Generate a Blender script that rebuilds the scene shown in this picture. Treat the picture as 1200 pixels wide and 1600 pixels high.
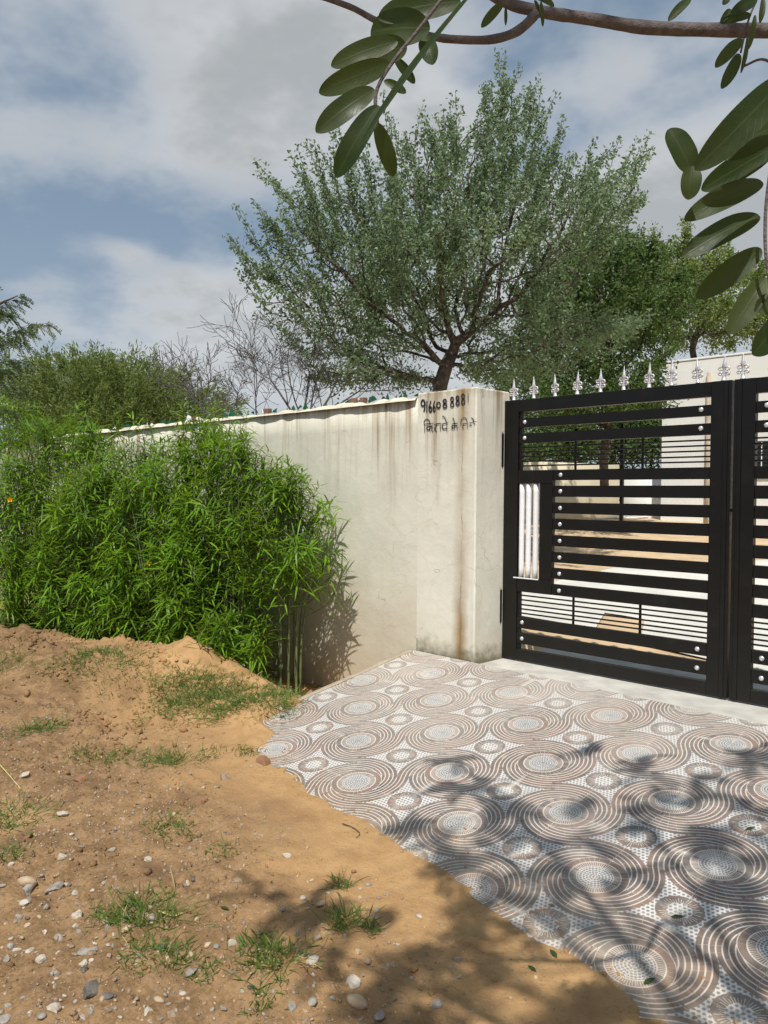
import bpy, bmesh, math, random
import numpy as np
from mathutils import Vector, Matrix

for o in list(bpy.data.objects):
    bpy.data.objects.remove(o)
SC = bpy.context.scene
COL = SC.collection
RNG = np.random.default_rng(7)
random.seed(7)

# ------------------------------------------------------------------ camera
H = 1.397
FPX = 1231.7            # focal length in pixels of a 1200 x 1600 frame
PITCH, ROLL, YAW = math.radians(1.339), math.radians(0.49), math.radians(44.8)
_d = np.array([-math.sin(YAW) * math.cos(PITCH), math.cos(YAW) * math.cos(PITCH), -math.sin(PITCH)])
_r = np.array([math.cos(YAW), math.sin(YAW), 0.0])
_u = np.cross(_r, _d)
_r, _u = math.cos(ROLL) * _r + math.sin(ROLL) * _u, -math.sin(ROLL) * _r + math.cos(ROLL) * _u
CAM = np.array([0, 0, H])
cam_data = bpy.data.cameras.new('camera')
cam = bpy.data.objects.new('camera', cam_data)
COL.objects.link(cam)
cam_data.sensor_fit = 'VERTICAL'
cam_data.sensor_height = 24.0
cam_data.sensor_width = 18.0
cam_data.lens = FPX / 1600.0 * 24.0
cam_data.clip_start = 0.02
cam_data.clip_end = 3000
M = Matrix([[_r[0], _u[0], -_d[0], 0], [_r[1], _u[1], -_d[1], 0], [_r[2], _u[2], -_d[2], H], [0, 0, 0, 1]])
cam.matrix_world = M
SC.camera = cam

# ------------------------------------------------------------------ light
SUN_EL = math.radians(57)
SUN_AZ = np.array([0.60, -0.80])
SUN_AZ /= np.linalg.norm(SUN_AZ)
SUN = np.array([SUN_AZ[0] * math.cos(SUN_EL), SUN_AZ[1] * math.cos(SUN_EL), math.sin(SUN_EL)])
sl = bpy.data.lights.new('sun', 'SUN')
sl.energy = 5.0
sl.angle = math.radians(0.53)
sl.color = (1.0, 0.96, 0.90)
so = bpy.data.objects.new('sun', sl)
COL.objects.link(so)
so.rotation_euler = Vector(SUN).to_track_quat('Z', 'Y').to_euler()
so.location = (3, -4, 9)

world = bpy.data.worlds.new('World')
SC.world = world
world.use_nodes = True
SKY_STRENGTH = 0.1
world.cycles.sampling_method = 'MANUAL'
world.cycles.sample_map_resolution = 256
SC.cycles.max_bounces = 6
SC.cycles.diffuse_bounces = 3
SC.cycles.glossy_bounces = 2
SC.cycles.transmission_bounces = 4
SC.cycles.transparent_max_bounces = 4
SC.cycles.use_adaptive_sampling = True
SC.cycles.adaptive_threshold = 0.03
SC.view_settings.view_transform = 'Standard'
SC.view_settings.look = 'None'
SC.view_settings.gamma = 1.0
SC.view_settings.use_curve_mapping = False
SC.view_settings.exposure = -0.12


# ------------------------------------------------------------------ node helper
class NT:
    """Small expression builder over a node tree."""
    def __init__(s, tree):
        s.t = tree
        s.L = tree.links

    def new(s, typ, **kw):
        n = s.t.nodes.new(typ)
        for k, v in kw.items():
            setattr(n, k, v)
        return n

    def put(s, sock, v):
        if isinstance(v, X):
            v = v.s
        if hasattr(v, 'is_output'):
            s.L.new(v, sock)
        else:
            sock.default_value = v

    def m(s, op, a, b=None, c=None, clamp=False):
        n = s.new('ShaderNodeMath', operation=op)
        n.use_clamp = clamp
        for i, v in enumerate((a, b, c)):
            if v is not None:
                s.put(n.inputs[i], v)
        return X(s, n.outputs[0])

    def sstep(s, e0, e1, x):
        n = s.new('ShaderNodeMapRange', interpolation_type='SMOOTHSTEP')
        s.put(n.inputs['Value'], x)
        s.put(n.inputs['From Min'], e0)
        s.put(n.inputs['From Max'], e1)
        return X(s, n.outputs[0])

    def mix(s, f, a, b):
        n = s.new('ShaderNodeMix', data_type='RGBA')
        s.put(n.inputs[0], f)
        for i, v in ((6, a), (7, b)):
            if isinstance(v, tuple) and len(v) == 3:
                v = (*v, 1)
            s.put(n.inputs[i], v)
        return n.outputs[2]

    def fmix(s, f, a, b):
        n = s.new('ShaderNodeMix', data_type='FLOAT')
        s.put(n.inputs[0], f)
        s.put(n.inputs[2], a)
        s.put(n.inputs[3], b)
        return X(s, n.outputs[0])

    def vec(s, x, y, z):
        n = s.new('ShaderNodeCombineXYZ')
        for i, v in enumerate((x, y, z)):
            s.put(n.inputs[i], v)
        return n.outputs[0]

    def noise(s, vec, scale, detail=3.0, rough=0.55, dist=0.0):
        n = s.new('ShaderNodeTexNoise')
        if vec is not None:
            s.put(n.inputs['Vector'], vec)
        n.inputs['Scale'].default_value = scale
        n.inputs['Detail'].default_value = detail
        n.inputs['Roughness'].default_value = rough
        n.inputs['Distortion'].default_value = dist
        return X(s, n.outputs[0])

    def pos(s):
        g = s.new('ShaderNodeNewGeometry')
        sp = s.new('ShaderNodeSeparateXYZ')
        s.L.new(g.outputs['Position'], sp.inputs[0])
        return g.outputs['Position'], X(s, sp.outputs[0]), X(s, sp.outputs[1]), X(s, sp.outputs[2]), g

    def bump(s, h, strength, dist=0.02):
        n = s.new('ShaderNodeBump')
        n.inputs['Strength'].default_value = strength
        n.inputs['Distance'].default_value = dist
        s.put(n.inputs['Height'], h)
        return n.outputs[0]


class X:
    def __init__(s, nt, sock):
        s.n = nt
        s.s = sock
    def __add__(a, b): return a.n.m('ADD', a, b)
    def __radd__(a, b): return a.n.m('ADD', b, a)
    def __sub__(a, b): return a.n.m('SUBTRACT', a, b)
    def __rsub__(a, b): return a.n.m('SUBTRACT', b, a)
    def __mul__(a, b): return a.n.m('MULTIPLY', a, b)
    def __rmul__(a, b): return a.n.m('MULTIPLY', b, a)
    def __truediv__(a, b): return a.n.m('DIVIDE', a, b)
    def floor(a): return a.n.m('FLOOR', a)
    def frac(a): return a.n.m('FRACT', a)
    def abs(a): return a.n.m('ABSOLUTE', a)
    def lt(a, b): return a.n.m('LESS_THAN', a, b)
    def gt(a, b): return a.n.m('GREATER_THAN', a, b)
    def max(a, b): return a.n.m('MAXIMUM', a, b)
    def min(a, b): return a.n.m('MINIMUM', a, b)
    def pow(a, b): return a.n.m('POWER', a, b)


# ------------------------------------------------------------------ sky
wt = NT(world.node_tree)
world.node_tree.nodes.clear()
tc = wt.new('ShaderNodeTexCoord')
sky = wt.new('ShaderNodeTexSky', sky_type='NISHITA')
sky.sun_disc = False
sky.sun_elevation = SUN_EL
sky.sun_rotation = math.atan2(SUN_AZ[0], SUN_AZ[1])
sky.altitude = 300
sky.air_density = 1.0
sky.dust_density = 2.2
sky.ozone_density = 1.6
sp = wt.new('ShaderNodeSeparateXYZ')
wt.L.new(tc.outputs['Generated'], sp.inputs[0])
dx, dy, dz = (X(wt, sp.outputs[i]) for i in range(3))
# clouds lie on a flat layer high above: project the direction on it
zz = dz.max(0.0) + 0.24
cx, cy = dx / zz, dy / zz
cv = wt.vec(cx, cy, 0.35)
n1 = wt.noise(cv, 1.6, 3.0, 0.58, 0.25)
n2 = wt.noise(cv, 4.6, 4.0, 0.6)
n3 = wt.noise(wt.vec(cx, cy, 4.1), 0.55, 1.0, 0.5)


def sky_dir(px, py):
    v = _d + _r * (px - 600) / FPX - _u * (py - 800) / FPX
    v = v / np.linalg.norm(v)
    z = max(v[2], 0) + 0.24
    return v[0] / z, v[1] / z


cflat = wt.vec(cx, cy, 0.0)
cover = n1 * 0.55 + n2 * 0.45 + (n3 - 0.5) * 0.15
# cloud banks the photograph shows, on the same layer (px, py, radius, weight)
for (px, py, rad, w) in ((360, 60, .26, .10), (300, 250, .20, .16), (400, 170, .22, .12), (500, 60, .22, .10), (30, 180, .20, .08), (650, 190, .20, .18),
                         (300, 460, .22, .12), (420, 540, .40, .20), (560, 600, .5, .18), (760, 560, .5, .18), (970, 290, .16, .14), (1120, 340, .30, .22), (1000, 420, .45, .20),
                         (920, 130, .10, .12), (1060, 90, .14, .08), (205, 395, .06, .14), (130, 130, .12, -.14), (860, 250, .12, -.12),
                         (1010, 180, .16, -.14), (790, 90, .12, -.14), (80, 400, .30, -.16), (330, 385, .16, -.12)):
    bx, by = sky_dir(px, py)
    dn = wt.new('ShaderNodeVectorMath', operation='DISTANCE')
    wt.put(dn.inputs[0], cflat)
    dn.inputs[1].default_value = (bx, by, 0)
    dd_ = X(wt, dn.outputs['Value']) / rad
    cover = wt.m('MULTIPLY_ADD', wt.m('POWER', 0.3679, dd_ * dd_), w, cover)
cov = wt.sstep(0.43, 0.74, cover)
thick = wt.sstep(0.55, 0.95, cover + (n2 - 0.5) * 0.6)
haze = wt.m('POWER', 1.0 - dz.max(0.0).min(1.0), 4.5)
skyc = wt.mix(0.65, sky.outputs[0], (2.35, 3.45, 4.7, 1))
cloudc = wt.mix(thick, (6.9, 7.1, 7.3, 1), (4.55, 4.8, 4.95, 1))
c1 = wt.mix(cov * 0.95, skyc, cloudc)
c2 = wt.mix(haze * 0.52, c1, (7.3, 7.8, 8.2, 1))
bg = wt.new('ShaderNodeBackground')
wt.put(bg.inputs[0], c2)
bg.inputs[1].default_value = SKY_STRENGTH
wo = wt.new('ShaderNodeOutputWorld')
wt.L.new(bg.outputs[0], wo.inputs[0])


# ------------------------------------------------------------------ geometry helpers
def ray(px, py):
    return _d + _r * (px - 600) / FPX - _u * (py - 800) / FPX


def at(px, py, D):
    """the point seen at a pixel, D metres along the view axis"""
    return CAM + D * ray(px, py)


def at_y(px, py, Y):
    v = ray(px, py)
    return CAM + v * (Y / v[1])


def to_px(P):
    P = np.asarray(P, float) - CAM
    z = P @ _d
    z = np.where(np.abs(z) < 1e-6, 1e-6, z)
    return 600 + FPX * (P @ _r) / z, 800 - FPX * (P @ _u) / z, z


def link(o, parent=None):
    COL.objects.link(o)
    if parent is not None:
        o.parent = parent
    return o


def empty(name, loc=(0, 0, 0)):
    o = bpy.data.objects.new(name, None)
    o.empty_display_size = 0.1
    o.location = [float(v) for v in loc]
    COL.objects.link(o)
    return o


def tag(o, label=None, cat=None, group=None, kind=None):
    if label: o['label'] = label
    if cat: o['category'] = cat
    if group: o['group'] = group
    if kind: o['kind'] = kind
    return o


def mesh_np(name, V, faces, mat, parent=None, smooth=False, origin=None):
    """faces: list of int arrays (n, k), one array for each polygon size"""
    V = np.asarray(V, np.float32)
    if parent is not None and origin is None:
        origin = np.array(parent.matrix_basis.translation)
        if parent.parent is not None:
            origin = origin + np.array(parent.parent.matrix_basis.translation)
    if origin is not None:
        V = V - np.asarray(origin, np.float32)
    me = bpy.data.meshes.new(name)
    me.vertices.add(len(V))
    me.vertices.foreach_set('co', V.ravel())
    faces = [np.asarray(f, np.int32) for f in faces if len(f)]
    nl = sum(f.size for f in faces)
    npoly = sum(len(f) for f in faces)
    me.loops.add(nl)
    me.polygons.add(npoly)
    me.loops.foreach_set('vertex_index', np.concatenate([f.ravel() for f in faces]))
    tot = np.concatenate([np.full(len(f), f.shape[1], np.int32) for f in faces])
    st = np.concatenate([[0], np.cumsum(tot)[:-1]]).astype(np.int32)
    me.polygons.foreach_set('loop_start', st)
    me.polygons.foreach_set('loop_total', tot)
    if smooth:
        me.polygons.foreach_set('use_smooth', np.ones(npoly, bool))
    me.update(calc_edges=True)
    me.validate()
    if mat is not None:
        me.materials.append(mat)
    o = bpy.data.objects.new(name, me)
    if parent is None and origin is not None:
        o.location = [float(v) for v in origin]
    return link(o, parent)


def bm_obj(name, bm, mat, parent=None, smooth=False, loc=None):
    me = bpy.data.meshes.new(name)
    bm.normal_update()
    bm.to_mesh(me)
    bm.free()
    if smooth:
        for p in me.polygons:
            p.use_smooth = True
    if mat is not None:
        me.materials.append(mat)
    o = bpy.data.objects.new(name, me)
    if loc is not None:
        o.location = loc
    return link(o, parent)


def bm_box(bm, x0, x1, y0, y1, z0, z1, bev=0.0):
    r = bmesh.ops.create_cube(bm, size=1.0)
    vs = r['verts']
    for v in vs:
        v.co = Vector(((x0 + x1) / 2 + v.co.x * (x1 - x0), (y0 + y1) / 2 + v.co.y * (y1 - y0), (z0 + z1) / 2 + v.co.z * (z1 - z0)))
    if bev > 0:
        es = list({e for v in vs for e in v.link_edges})
        bmesh.ops.bevel(bm, geom=es, offset=bev, segments=1, affect='EDGES', profile=0.5)


def box(name, x0, x1, y0, y1, z0, z1, mat, parent=None, bev=0.003):
    """a bevelled box placed in world coordinates, its origin at its centre"""
    bm = bmesh.new()
    cx_, cy_, cz_ = (x0 + x1) / 2, (y0 + y1) / 2, (z0 + z1) / 2
    bm_box(bm, x0 - cx_, x1 - cx_, y0 - cy_, y1 - cy_, z0 - cz_, z1 - cz_, bev)
    p = np.zeros(3)
    q = parent
    while q is not None:
        p = p + np.array(q.location)
        q = q.parent
    return bm_obj(name, bm, mat, parent, loc=(cx_ - p[0], cy_ - p[1], cz_ - p[2]))


def tubes_np(P0, P1, R0, R1, k=5):
    """separate tapered tubes, one for each segment"""
    P0, P1 = np.asarray(P0, float), np.asarray(P1, float)
    R0, R1 = np.asarray(R0, float), np.asarray(R1, float)
    n = len(P0)
    d = P1 - P0
    d = d / (np.linalg.norm(d, axis=1, keepdims=True) + 1e-9)
    ref = np.where(np.abs(d[:, 2:3]) < 0.9, np.array([[0, 0, 1.0]]), np.array([[1.0, 0, 0]]))
    a = np.cross(d, ref)
    a /= np.linalg.norm(a, axis=1, keepdims=True) + 1e-9
    b = np.cross(d, a)
    th = np.arange(k) * 2 * math.pi / k
    ring = a[:, None] * np.cos(th)[None, :, None] + b[:, None] * np.sin(th)[None, :, None]
    V = np.concatenate([P0[:, None] + ring * R0[:, None, None], P1[:, None] + ring * R1[:, None, None]], 1)
    base = (np.arange(n) * 2 * k)[:, None]
    i = np.arange(k)[None]
    j = (np.arange(k)[None] + 1) % k
    F = np.stack([base + i, base + j, base + j + k, base + i + k], -1).reshape(-1, 4)
    return V.reshape(-1, 3), F


def path_tube(pts, rads, k=8):
    """one continuous tube along a path, smooth rings"""
    pts = np.asarray(pts, float)
    n = len(pts)
    t = np.gradient(pts, axis=0)
    t /= np.linalg.norm(t, axis=1, keepdims=True) + 1e-9
    a = np.cross(t[0], [0.3, 0.2, 1.0])
    a /= np.linalg.norm(a)
    V = []
    th = np.arange(k) * 2 * math.pi / k
    for i in range(n):
        a = a - t[i] * (a @ t[i])
        a /= np.linalg.norm(a) + 1e-9
        b = np.cross(t[i], a)
        V.append(pts[i] + rads[i] * (np.cos(th)[:, None] * a + np.sin(th)[:, None] * b))
    V = np.concatenate(V + [pts[:1], pts[-1:]])
    F, T = [], []
    for i in range(n - 1):
        for j in range(k):
            j2 = (j + 1) % k
            F.append((i * k + j, i * k + j2, (i + 1) * k + j2, (i + 1) * k + j))
    for j in range(k):
        j2 = (j + 1) % k
        T.append((n * k, j2, j))
        T.append((n * k + 1, (n - 1) * k + j, (n - 1) * k + j2))
    return V, F, T


def spline(pts, n):
    """Catmull-Rom through control points"""
    pts = np.asarray(pts, float)
    P = np.concatenate([[2 * pts[0] - pts[1]], pts, [2 * pts[-1] - pts[-2]]])
    out = []
    m = len(pts) - 1
    for q in np.linspace(0, m - 1e-6, n):
        i = int(q)
        t = q - i
        p0, p1, p2, p3 = P[i], P[i + 1], P[i + 2], P[i + 3]
        out.append(0.5 * (2 * p1 + (p2 - p0) * t + (2 * p0 - 5 * p1 + 4 * p2 - p3) * t ** 2 + (3 * p1 - p0 - 3 * p2 + p3) * t ** 3))
    return np.array(out)


def unit(v):
    return v / (np.linalg.norm(v, axis=-1, keepdims=True) + 1e-9)


def leaves_np(P, D, N, Ln, W, droop=0.0, fold=0.0):
    """P base points, D growing directions, N leaf normals, Ln lengths, W widths. 6 vertices each."""
    P, D, N = np.asarray(P, float), unit(np.asarray(D, float)), np.asarray(N, float)
    N = unit(N - D * (N * D).sum(1, keepdims=True))
    B = np.cross(D, N)
    n = len(P)
    Ln = np.broadcast_to(np.asarray(Ln, float), (n,))[:, None]
    W = np.broadcast_to(np.asarray(W, float), (n,))[:, None]
    dr = np.broadcast_to(np.asarray(droop, float), (n,))[:, None]
    g = np.array([[0, 0, -1.0]])
    def c(t): return P + D * Ln * t + g * (dr * Ln * t * t)
    up = N * W * fold
    V = np.stack([c(0.0), c(.33) + B * W * .5 + up, c(.33) - B * W * .5 + up, c(.7) + B * W * .4 + up, c(.7) - B * W * .4 + up, c(1.0)], 1)
    b = (np.arange(n) * 6)[:, None]
    T = np.concatenate([b + np.array([[0, 1, 2]]), b + np.array([[3, 5, 4]])])
    Q = b + np.array([[1, 3, 4, 2]])
    return V.reshape(-1, 3), T, Q


def rand_dir(n):
    v = RNG.normal(size=(n, 3))
    return unit(v)


# value noise for terrain and rough edges
_perm = np.random.default_rng(3).random((256, 256))


def vnoise(x, y):
    x, y = np.asarray(x, float), np.asarray(y, float)
    xi, yi = np.floor(x).astype(int), np.floor(y).astype(int)
    fx, fy = x - xi, y - yi
    fx, fy = fx * fx * (3 - 2 * fx), fy * fy * (3 - 2 * fy)
    g = lambda a, b: _perm[a % 256, b % 256]
    return (g(xi, yi) * (1 - fx) + g(xi + 1, yi) * fx) * (1 - fy) + (g(xi, yi + 1) * (1 - fx) + g(xi + 1, yi + 1) * fx) * fy - 0.5


def fbm(x, y, oct=4):
    s, a, f = 0, 1.0, 1.0
    for i in range(oct):
        s = s + a * vnoise(x * f + 17.3 * i, y * f + 5.1 * i)
        a *= 0.5
        f *= 2.03
    return s


def sstep(a, b, x):
    t = np.clip((np.asarray(x, float) - a) / (b - a), 0, 1)
    return t * t * (3 - 2 * t)


# ------------------------------------------------------------------ materials
def new_mat(name):
    m = bpy.data.materials.new(name)
    m.use_nodes = True
    m.node_tree.nodes.clear()
    nt = NT(m.node_tree)
    b = nt.new('ShaderNodeBsdfPrincipled')
    out = nt.new('ShaderNodeOutputMaterial')
    nt.L.new(b.outputs[0], out.inputs[0])
    return m, nt, b, out


def simple(name, col, rough=0.7, var=0.15, scale=8.0, bump=0.0, metallic=0.0, spec=0.5, bdist=0.01):
    m, nt, b, out = new_mat(name)
    p, x, y, z, g = nt.pos()
    n = nt.noise(p, scale, 4.0)
    f = nt.sstep(0.25, 0.75, n)
    lo = tuple(c * (1 - var) for c in col)
    hi = tuple(min(1, c * (1 + var)) for c in col)
    nt.put(b.inputs['Base Color'], nt.mix(f, lo, hi))
    b.inputs['Roughness'].default_value = rough
    b.inputs['Metallic'].default_value = metallic
    b.inputs['Specular IOR Level'].default_value = spec
    if bump:
        nt.put(b.inputs['Normal'], nt.bump(nt.noise(p, scale * 4, 4.0), bump, bdist))
    return m


def leaf_mat(name, c_lo, c_hi, trans=0.35, rough=0.5, spec=0.35, dry=None, tcol=None):
    """foliage: each leaf its own tone, light coming through"""
    m, nt, b, out = new_mat(name)
    p, x, y, z, g = nt.pos()
    rnd = X(nt, g.outputs['Random Per Island'])
    big = nt.noise(p, 1.7, 3.0)
    f = nt.m('ADD', rnd * 0.65, (big - 0.5) * 0.9 + 0.2, clamp=True)
    col = nt.mix(f, c_lo, c_hi)
    if dry is not None:
        col = nt.mix(rnd.gt(0.90), col, dry)
    nt.put(b.inputs['Base Color'], col)
    b.inputs['Roughness'].default_value = rough
    b.inputs['Specular IOR Level'].default_value = spec
    tr = nt.new('ShaderNodeBsdfTranslucent')
    nt.put(tr.inputs[0], nt.mix(0.5, col, tcol if tcol else tuple(min(1, v * 1.9) for v in c_hi)))
    mx = nt.new('ShaderNodeMixShader')
    mx.inputs[0].default_value = trans
    nt.L.new(b.outputs[0], mx.inputs[1])
    nt.L.new(tr.outputs[0], mx.inputs[2])
    nt.L.new(mx.outputs[0], out.inputs[0])
    return m


MAT = {}
# weathered lime-washed plaster: cream, rain streaks from the top, dust at the foot, hair cracks
WALL_TOP = 2.25


def plaster(name, base, streak_from, stripe=None, dust_to=0.75, warm=1.0):
    m, nt, b, out = new_mat(name)
    p, x, y, z, g = nt.pos()
    col = nt.mix(nt.sstep(.35, .7, nt.noise(p, 1.6, 4.0)), base, tuple(c * .88 for c in base))
    col = nt.mix(nt.sstep(.55, .75, nt.noise(p, 5.0, 4.0)) * 0.35, col, (base[0] * .78, base[1] * .75, base[2] * .66))
    # long faint vertical washes
    w1 = nt.noise(nt.vec(x * 9.0, y * 9.0, z * 0.25), 1.0, 3.0, 0.6)
    col = nt.mix(nt.sstep(.56, .74, w1) * 0.13, col, (.42, .37, .26))
    # rain streaks that start under the coping and fade out
    d = streak_from - z
    w2 = nt.noise(nt.vec(x * 5.5 + 3.0, y * 5.5, z * 0.35), 1.0, 4.0, 0.65)
    w3 = nt.noise(nt.vec(x * 22.0, y * 22.0, z * 0.8), 1.0, 3.0, 0.6)
    reach = nt.m('SUBTRACT', 1.0, d / (w2 * 1.5 + 0.05), clamp=True).pow(.8)
    st = reach * nt.sstep(.47, .66, w2 * .65 + w3 * .35)
    col = nt.mix(st * 0.95 * warm, col, (.23, .145, .06))
    top = nt.m('SUBTRACT', 1.0, d / 0.10, clamp=True) * nt.sstep(.3, .6, w3)
    col = nt.mix(top * 0.55, col, (.24, .16, .08))
    # splashed dust on the lower part
    du = nt.m('SUBTRACT', 1.0, (z + 0.5) / (dust_to + 0.5) + (nt.noise(p, 2.2, 4.0) - .5) * .8, clamp=True)
    col = nt.mix(du * 0.7, col, (.47, .36, .22))
    # hair cracks
    vo = nt.new('ShaderNodeTexVoronoi', feature='DISTANCE_TO_EDGE')
    vo.inputs['Scale'].default_value = 2.3
    nn = nt.new('ShaderNodeTexNoise')
    nn.inputs['Scale'].default_value = 3.0
    nt.L.new(p, nn.inputs['Vector'])
    va = nt.new('ShaderNodeVectorMath', operation='MULTIPLY_ADD')
    nt.L.new(nn.outputs['Color'], va.inputs[0])
    va.inputs[1].default_value = (.5, .5, .5)
    nt.L.new(p, va.inputs[2])
    nt.L.new(va.outputs[0], vo.inputs['Vector'])
    ck = nt.m('SUBTRACT', 1.0, X(nt, vo.outputs['Distance']) / 0.006, clamp=True) * nt.sstep(.45, .6, nt.noise(p, 1.1, 2.0))
    col = nt.mix(ck * 0.38, col, (.16, .12, .08))
    if stripe is not None:
        # the leak under the pillar's cap: a rusty run of water with a dark crack in it
        x0, w = stripe
        wob = (nt.noise(nt.vec(0.0, 0.0, z * 3.2), 1.0, 4.0, .6) - .5) * .10
        dd = (x - x0 - wob).abs()
        on = nt.m('SUBTRACT', 1.0, dd / (w * (0.6 + 1.2 * nt.noise(nt.vec(x * 4.0, 0.0, z * 1.3), 1.0, 3.0))), clamp=True)
        vis = nt.sstep(.30, .62, nt.noise(nt.vec(x * 3.0, 2.0, z * 1.7), 1.0, 4.0)) * .7 + .3
        foot = nt.m('SUBTRACT', 1.0, (z - 0.02) / 0.6, clamp=True)
        head = nt.m('SUBTRACT', 1.0, (2.29 - z) / 0.55, clamp=True)
        vis = (vis * (0.62 + head * .7 + foot * .7)).min(1.0)
        col = nt.mix(on * vis * 0.95, col, (.27, .155, .045))
        cr = nt.m('SUBTRACT', 1.0, (dd + (nt.noise(nt.vec(x * 3.0, 5.0, z * 22.0), 1.0, 2.0) - .5) * .012).abs() / 0.0045, clamp=True) * nt.sstep(.45, .6, nt.noise(nt.vec(7.0, 0.0, z * 2.1), 1.0, 2.0))
        col = nt.mix(cr * .75, col, (.07, .045, .02))
        moss = nt.m('SUBTRACT', 1.0, (z + .02) / .16 + (nt.noise(p, 14.0, 4.0) - .5) * 1.6, clamp=True)
        col = nt.mix(moss * .8, col, (.10, .085, .035))
    nt.put(b.inputs['Base Color'], col)
    b.inputs['Roughness'].default_value = 0.85
    b.inputs['Specular IOR Level'].default_value = 0.25
    h = nt.noise(p, 9.0, 5.0, .6) * 1.0 + nt.noise(p, 60.0, 3.0) * .15 - ck * .3
    nt.put(b.inputs['Normal'], nt.bump(h, 0.35, 0.015))
    return m


MAT['plaster'] = plaster('wall plaster', (.72, .695, .585), 2.25, dust_to=0.8)
MAT['pillar'] = plaster('pillar plaster', (.74, .715, .61), 2.29, stripe=(-4.225, .085), dust_to=0.35)
MAT['coping'] = simple('lime mortar', (.66, .59, .46), .9, .2, 9, .5)
MAT['paint_letter'] = simple('black letter paint', (.022, .022, .028), .7, .5, 30)
MAT['concrete'] = simple('grey concrete', (.50, .48, .43), .85, .18, 5, .25)
MAT['grout'] = simple('white cement grout', (.56, .53, .47), .9, .25, 9, .2)
MAT['concrete_tan'] = simple('dusty concrete', (.40, .33, .24), .9, .2, 6, .4)
MAT['glass_shard'] = None
MAT['brick'] = simple('brick piece', (.19, .105, .07), .9, .3, 20, .4)
MAT['pipe_white'] = simple('white pipe paint', (.80, .80, .82), .35, .04, 6)
MAT['silver'] = simple('silver paint', (.60, .59, .61), .38, .12, 25, 0, .35)
MAT['stud'] = simple('steel stud', (.74, .75, .78), .25, .05, 20, 0, .6)


def gate_paint():
    m, nt, b, out = new_mat('black gate paint')
    p, x, y, z, g = nt.pos()
    f = nt.sstep(.45, .85, nt.noise(p, 7.0, 5.0, .65))
    low = nt.m('SUBTRACT', 1.0, z / 1.3, clamp=True)
    fine = nt.sstep(.5, .75, nt.noise(p, 90.0, 3.0))
    col = nt.mix((f * .35 + low * .45) * .6 + fine * low * .15, (.0045, .0045, .0042), (.030, .026, .020))
    nt.put(b.inputs['Base Color'], col)
    nt.put(b.inputs['Roughness'], .34 + f * .22 + low * .15)
    b.inputs['Specular IOR Level'].default_value = .30
    nt.put(b.inputs['Normal'], nt.bump(nt.noise(p, 40.0, 3.0), .08, .004))
    return m


MAT['gate'] = gate_paint()
m, nt, b, out = new_mat('green bottle glass')
b.inputs['Base Color'].default_value = (.02, .14, .06, 1)
b.inputs['Roughness'].default_value = .15
b.inputs['Transmission Weight'].default_value = .45
MAT['glass_shard'] = m

# patterned driveway tile
OX, OY, SL, SX, XPR, YW = -1.4259, 2.8784, 0.16874, -0.01005, -4.0795, 5.198
Q1 = math.sqrt(1 + SL * SL)


def ramp_z(x, y):
    return -SL * (YW - y) + SX * (x - XPR)


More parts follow.
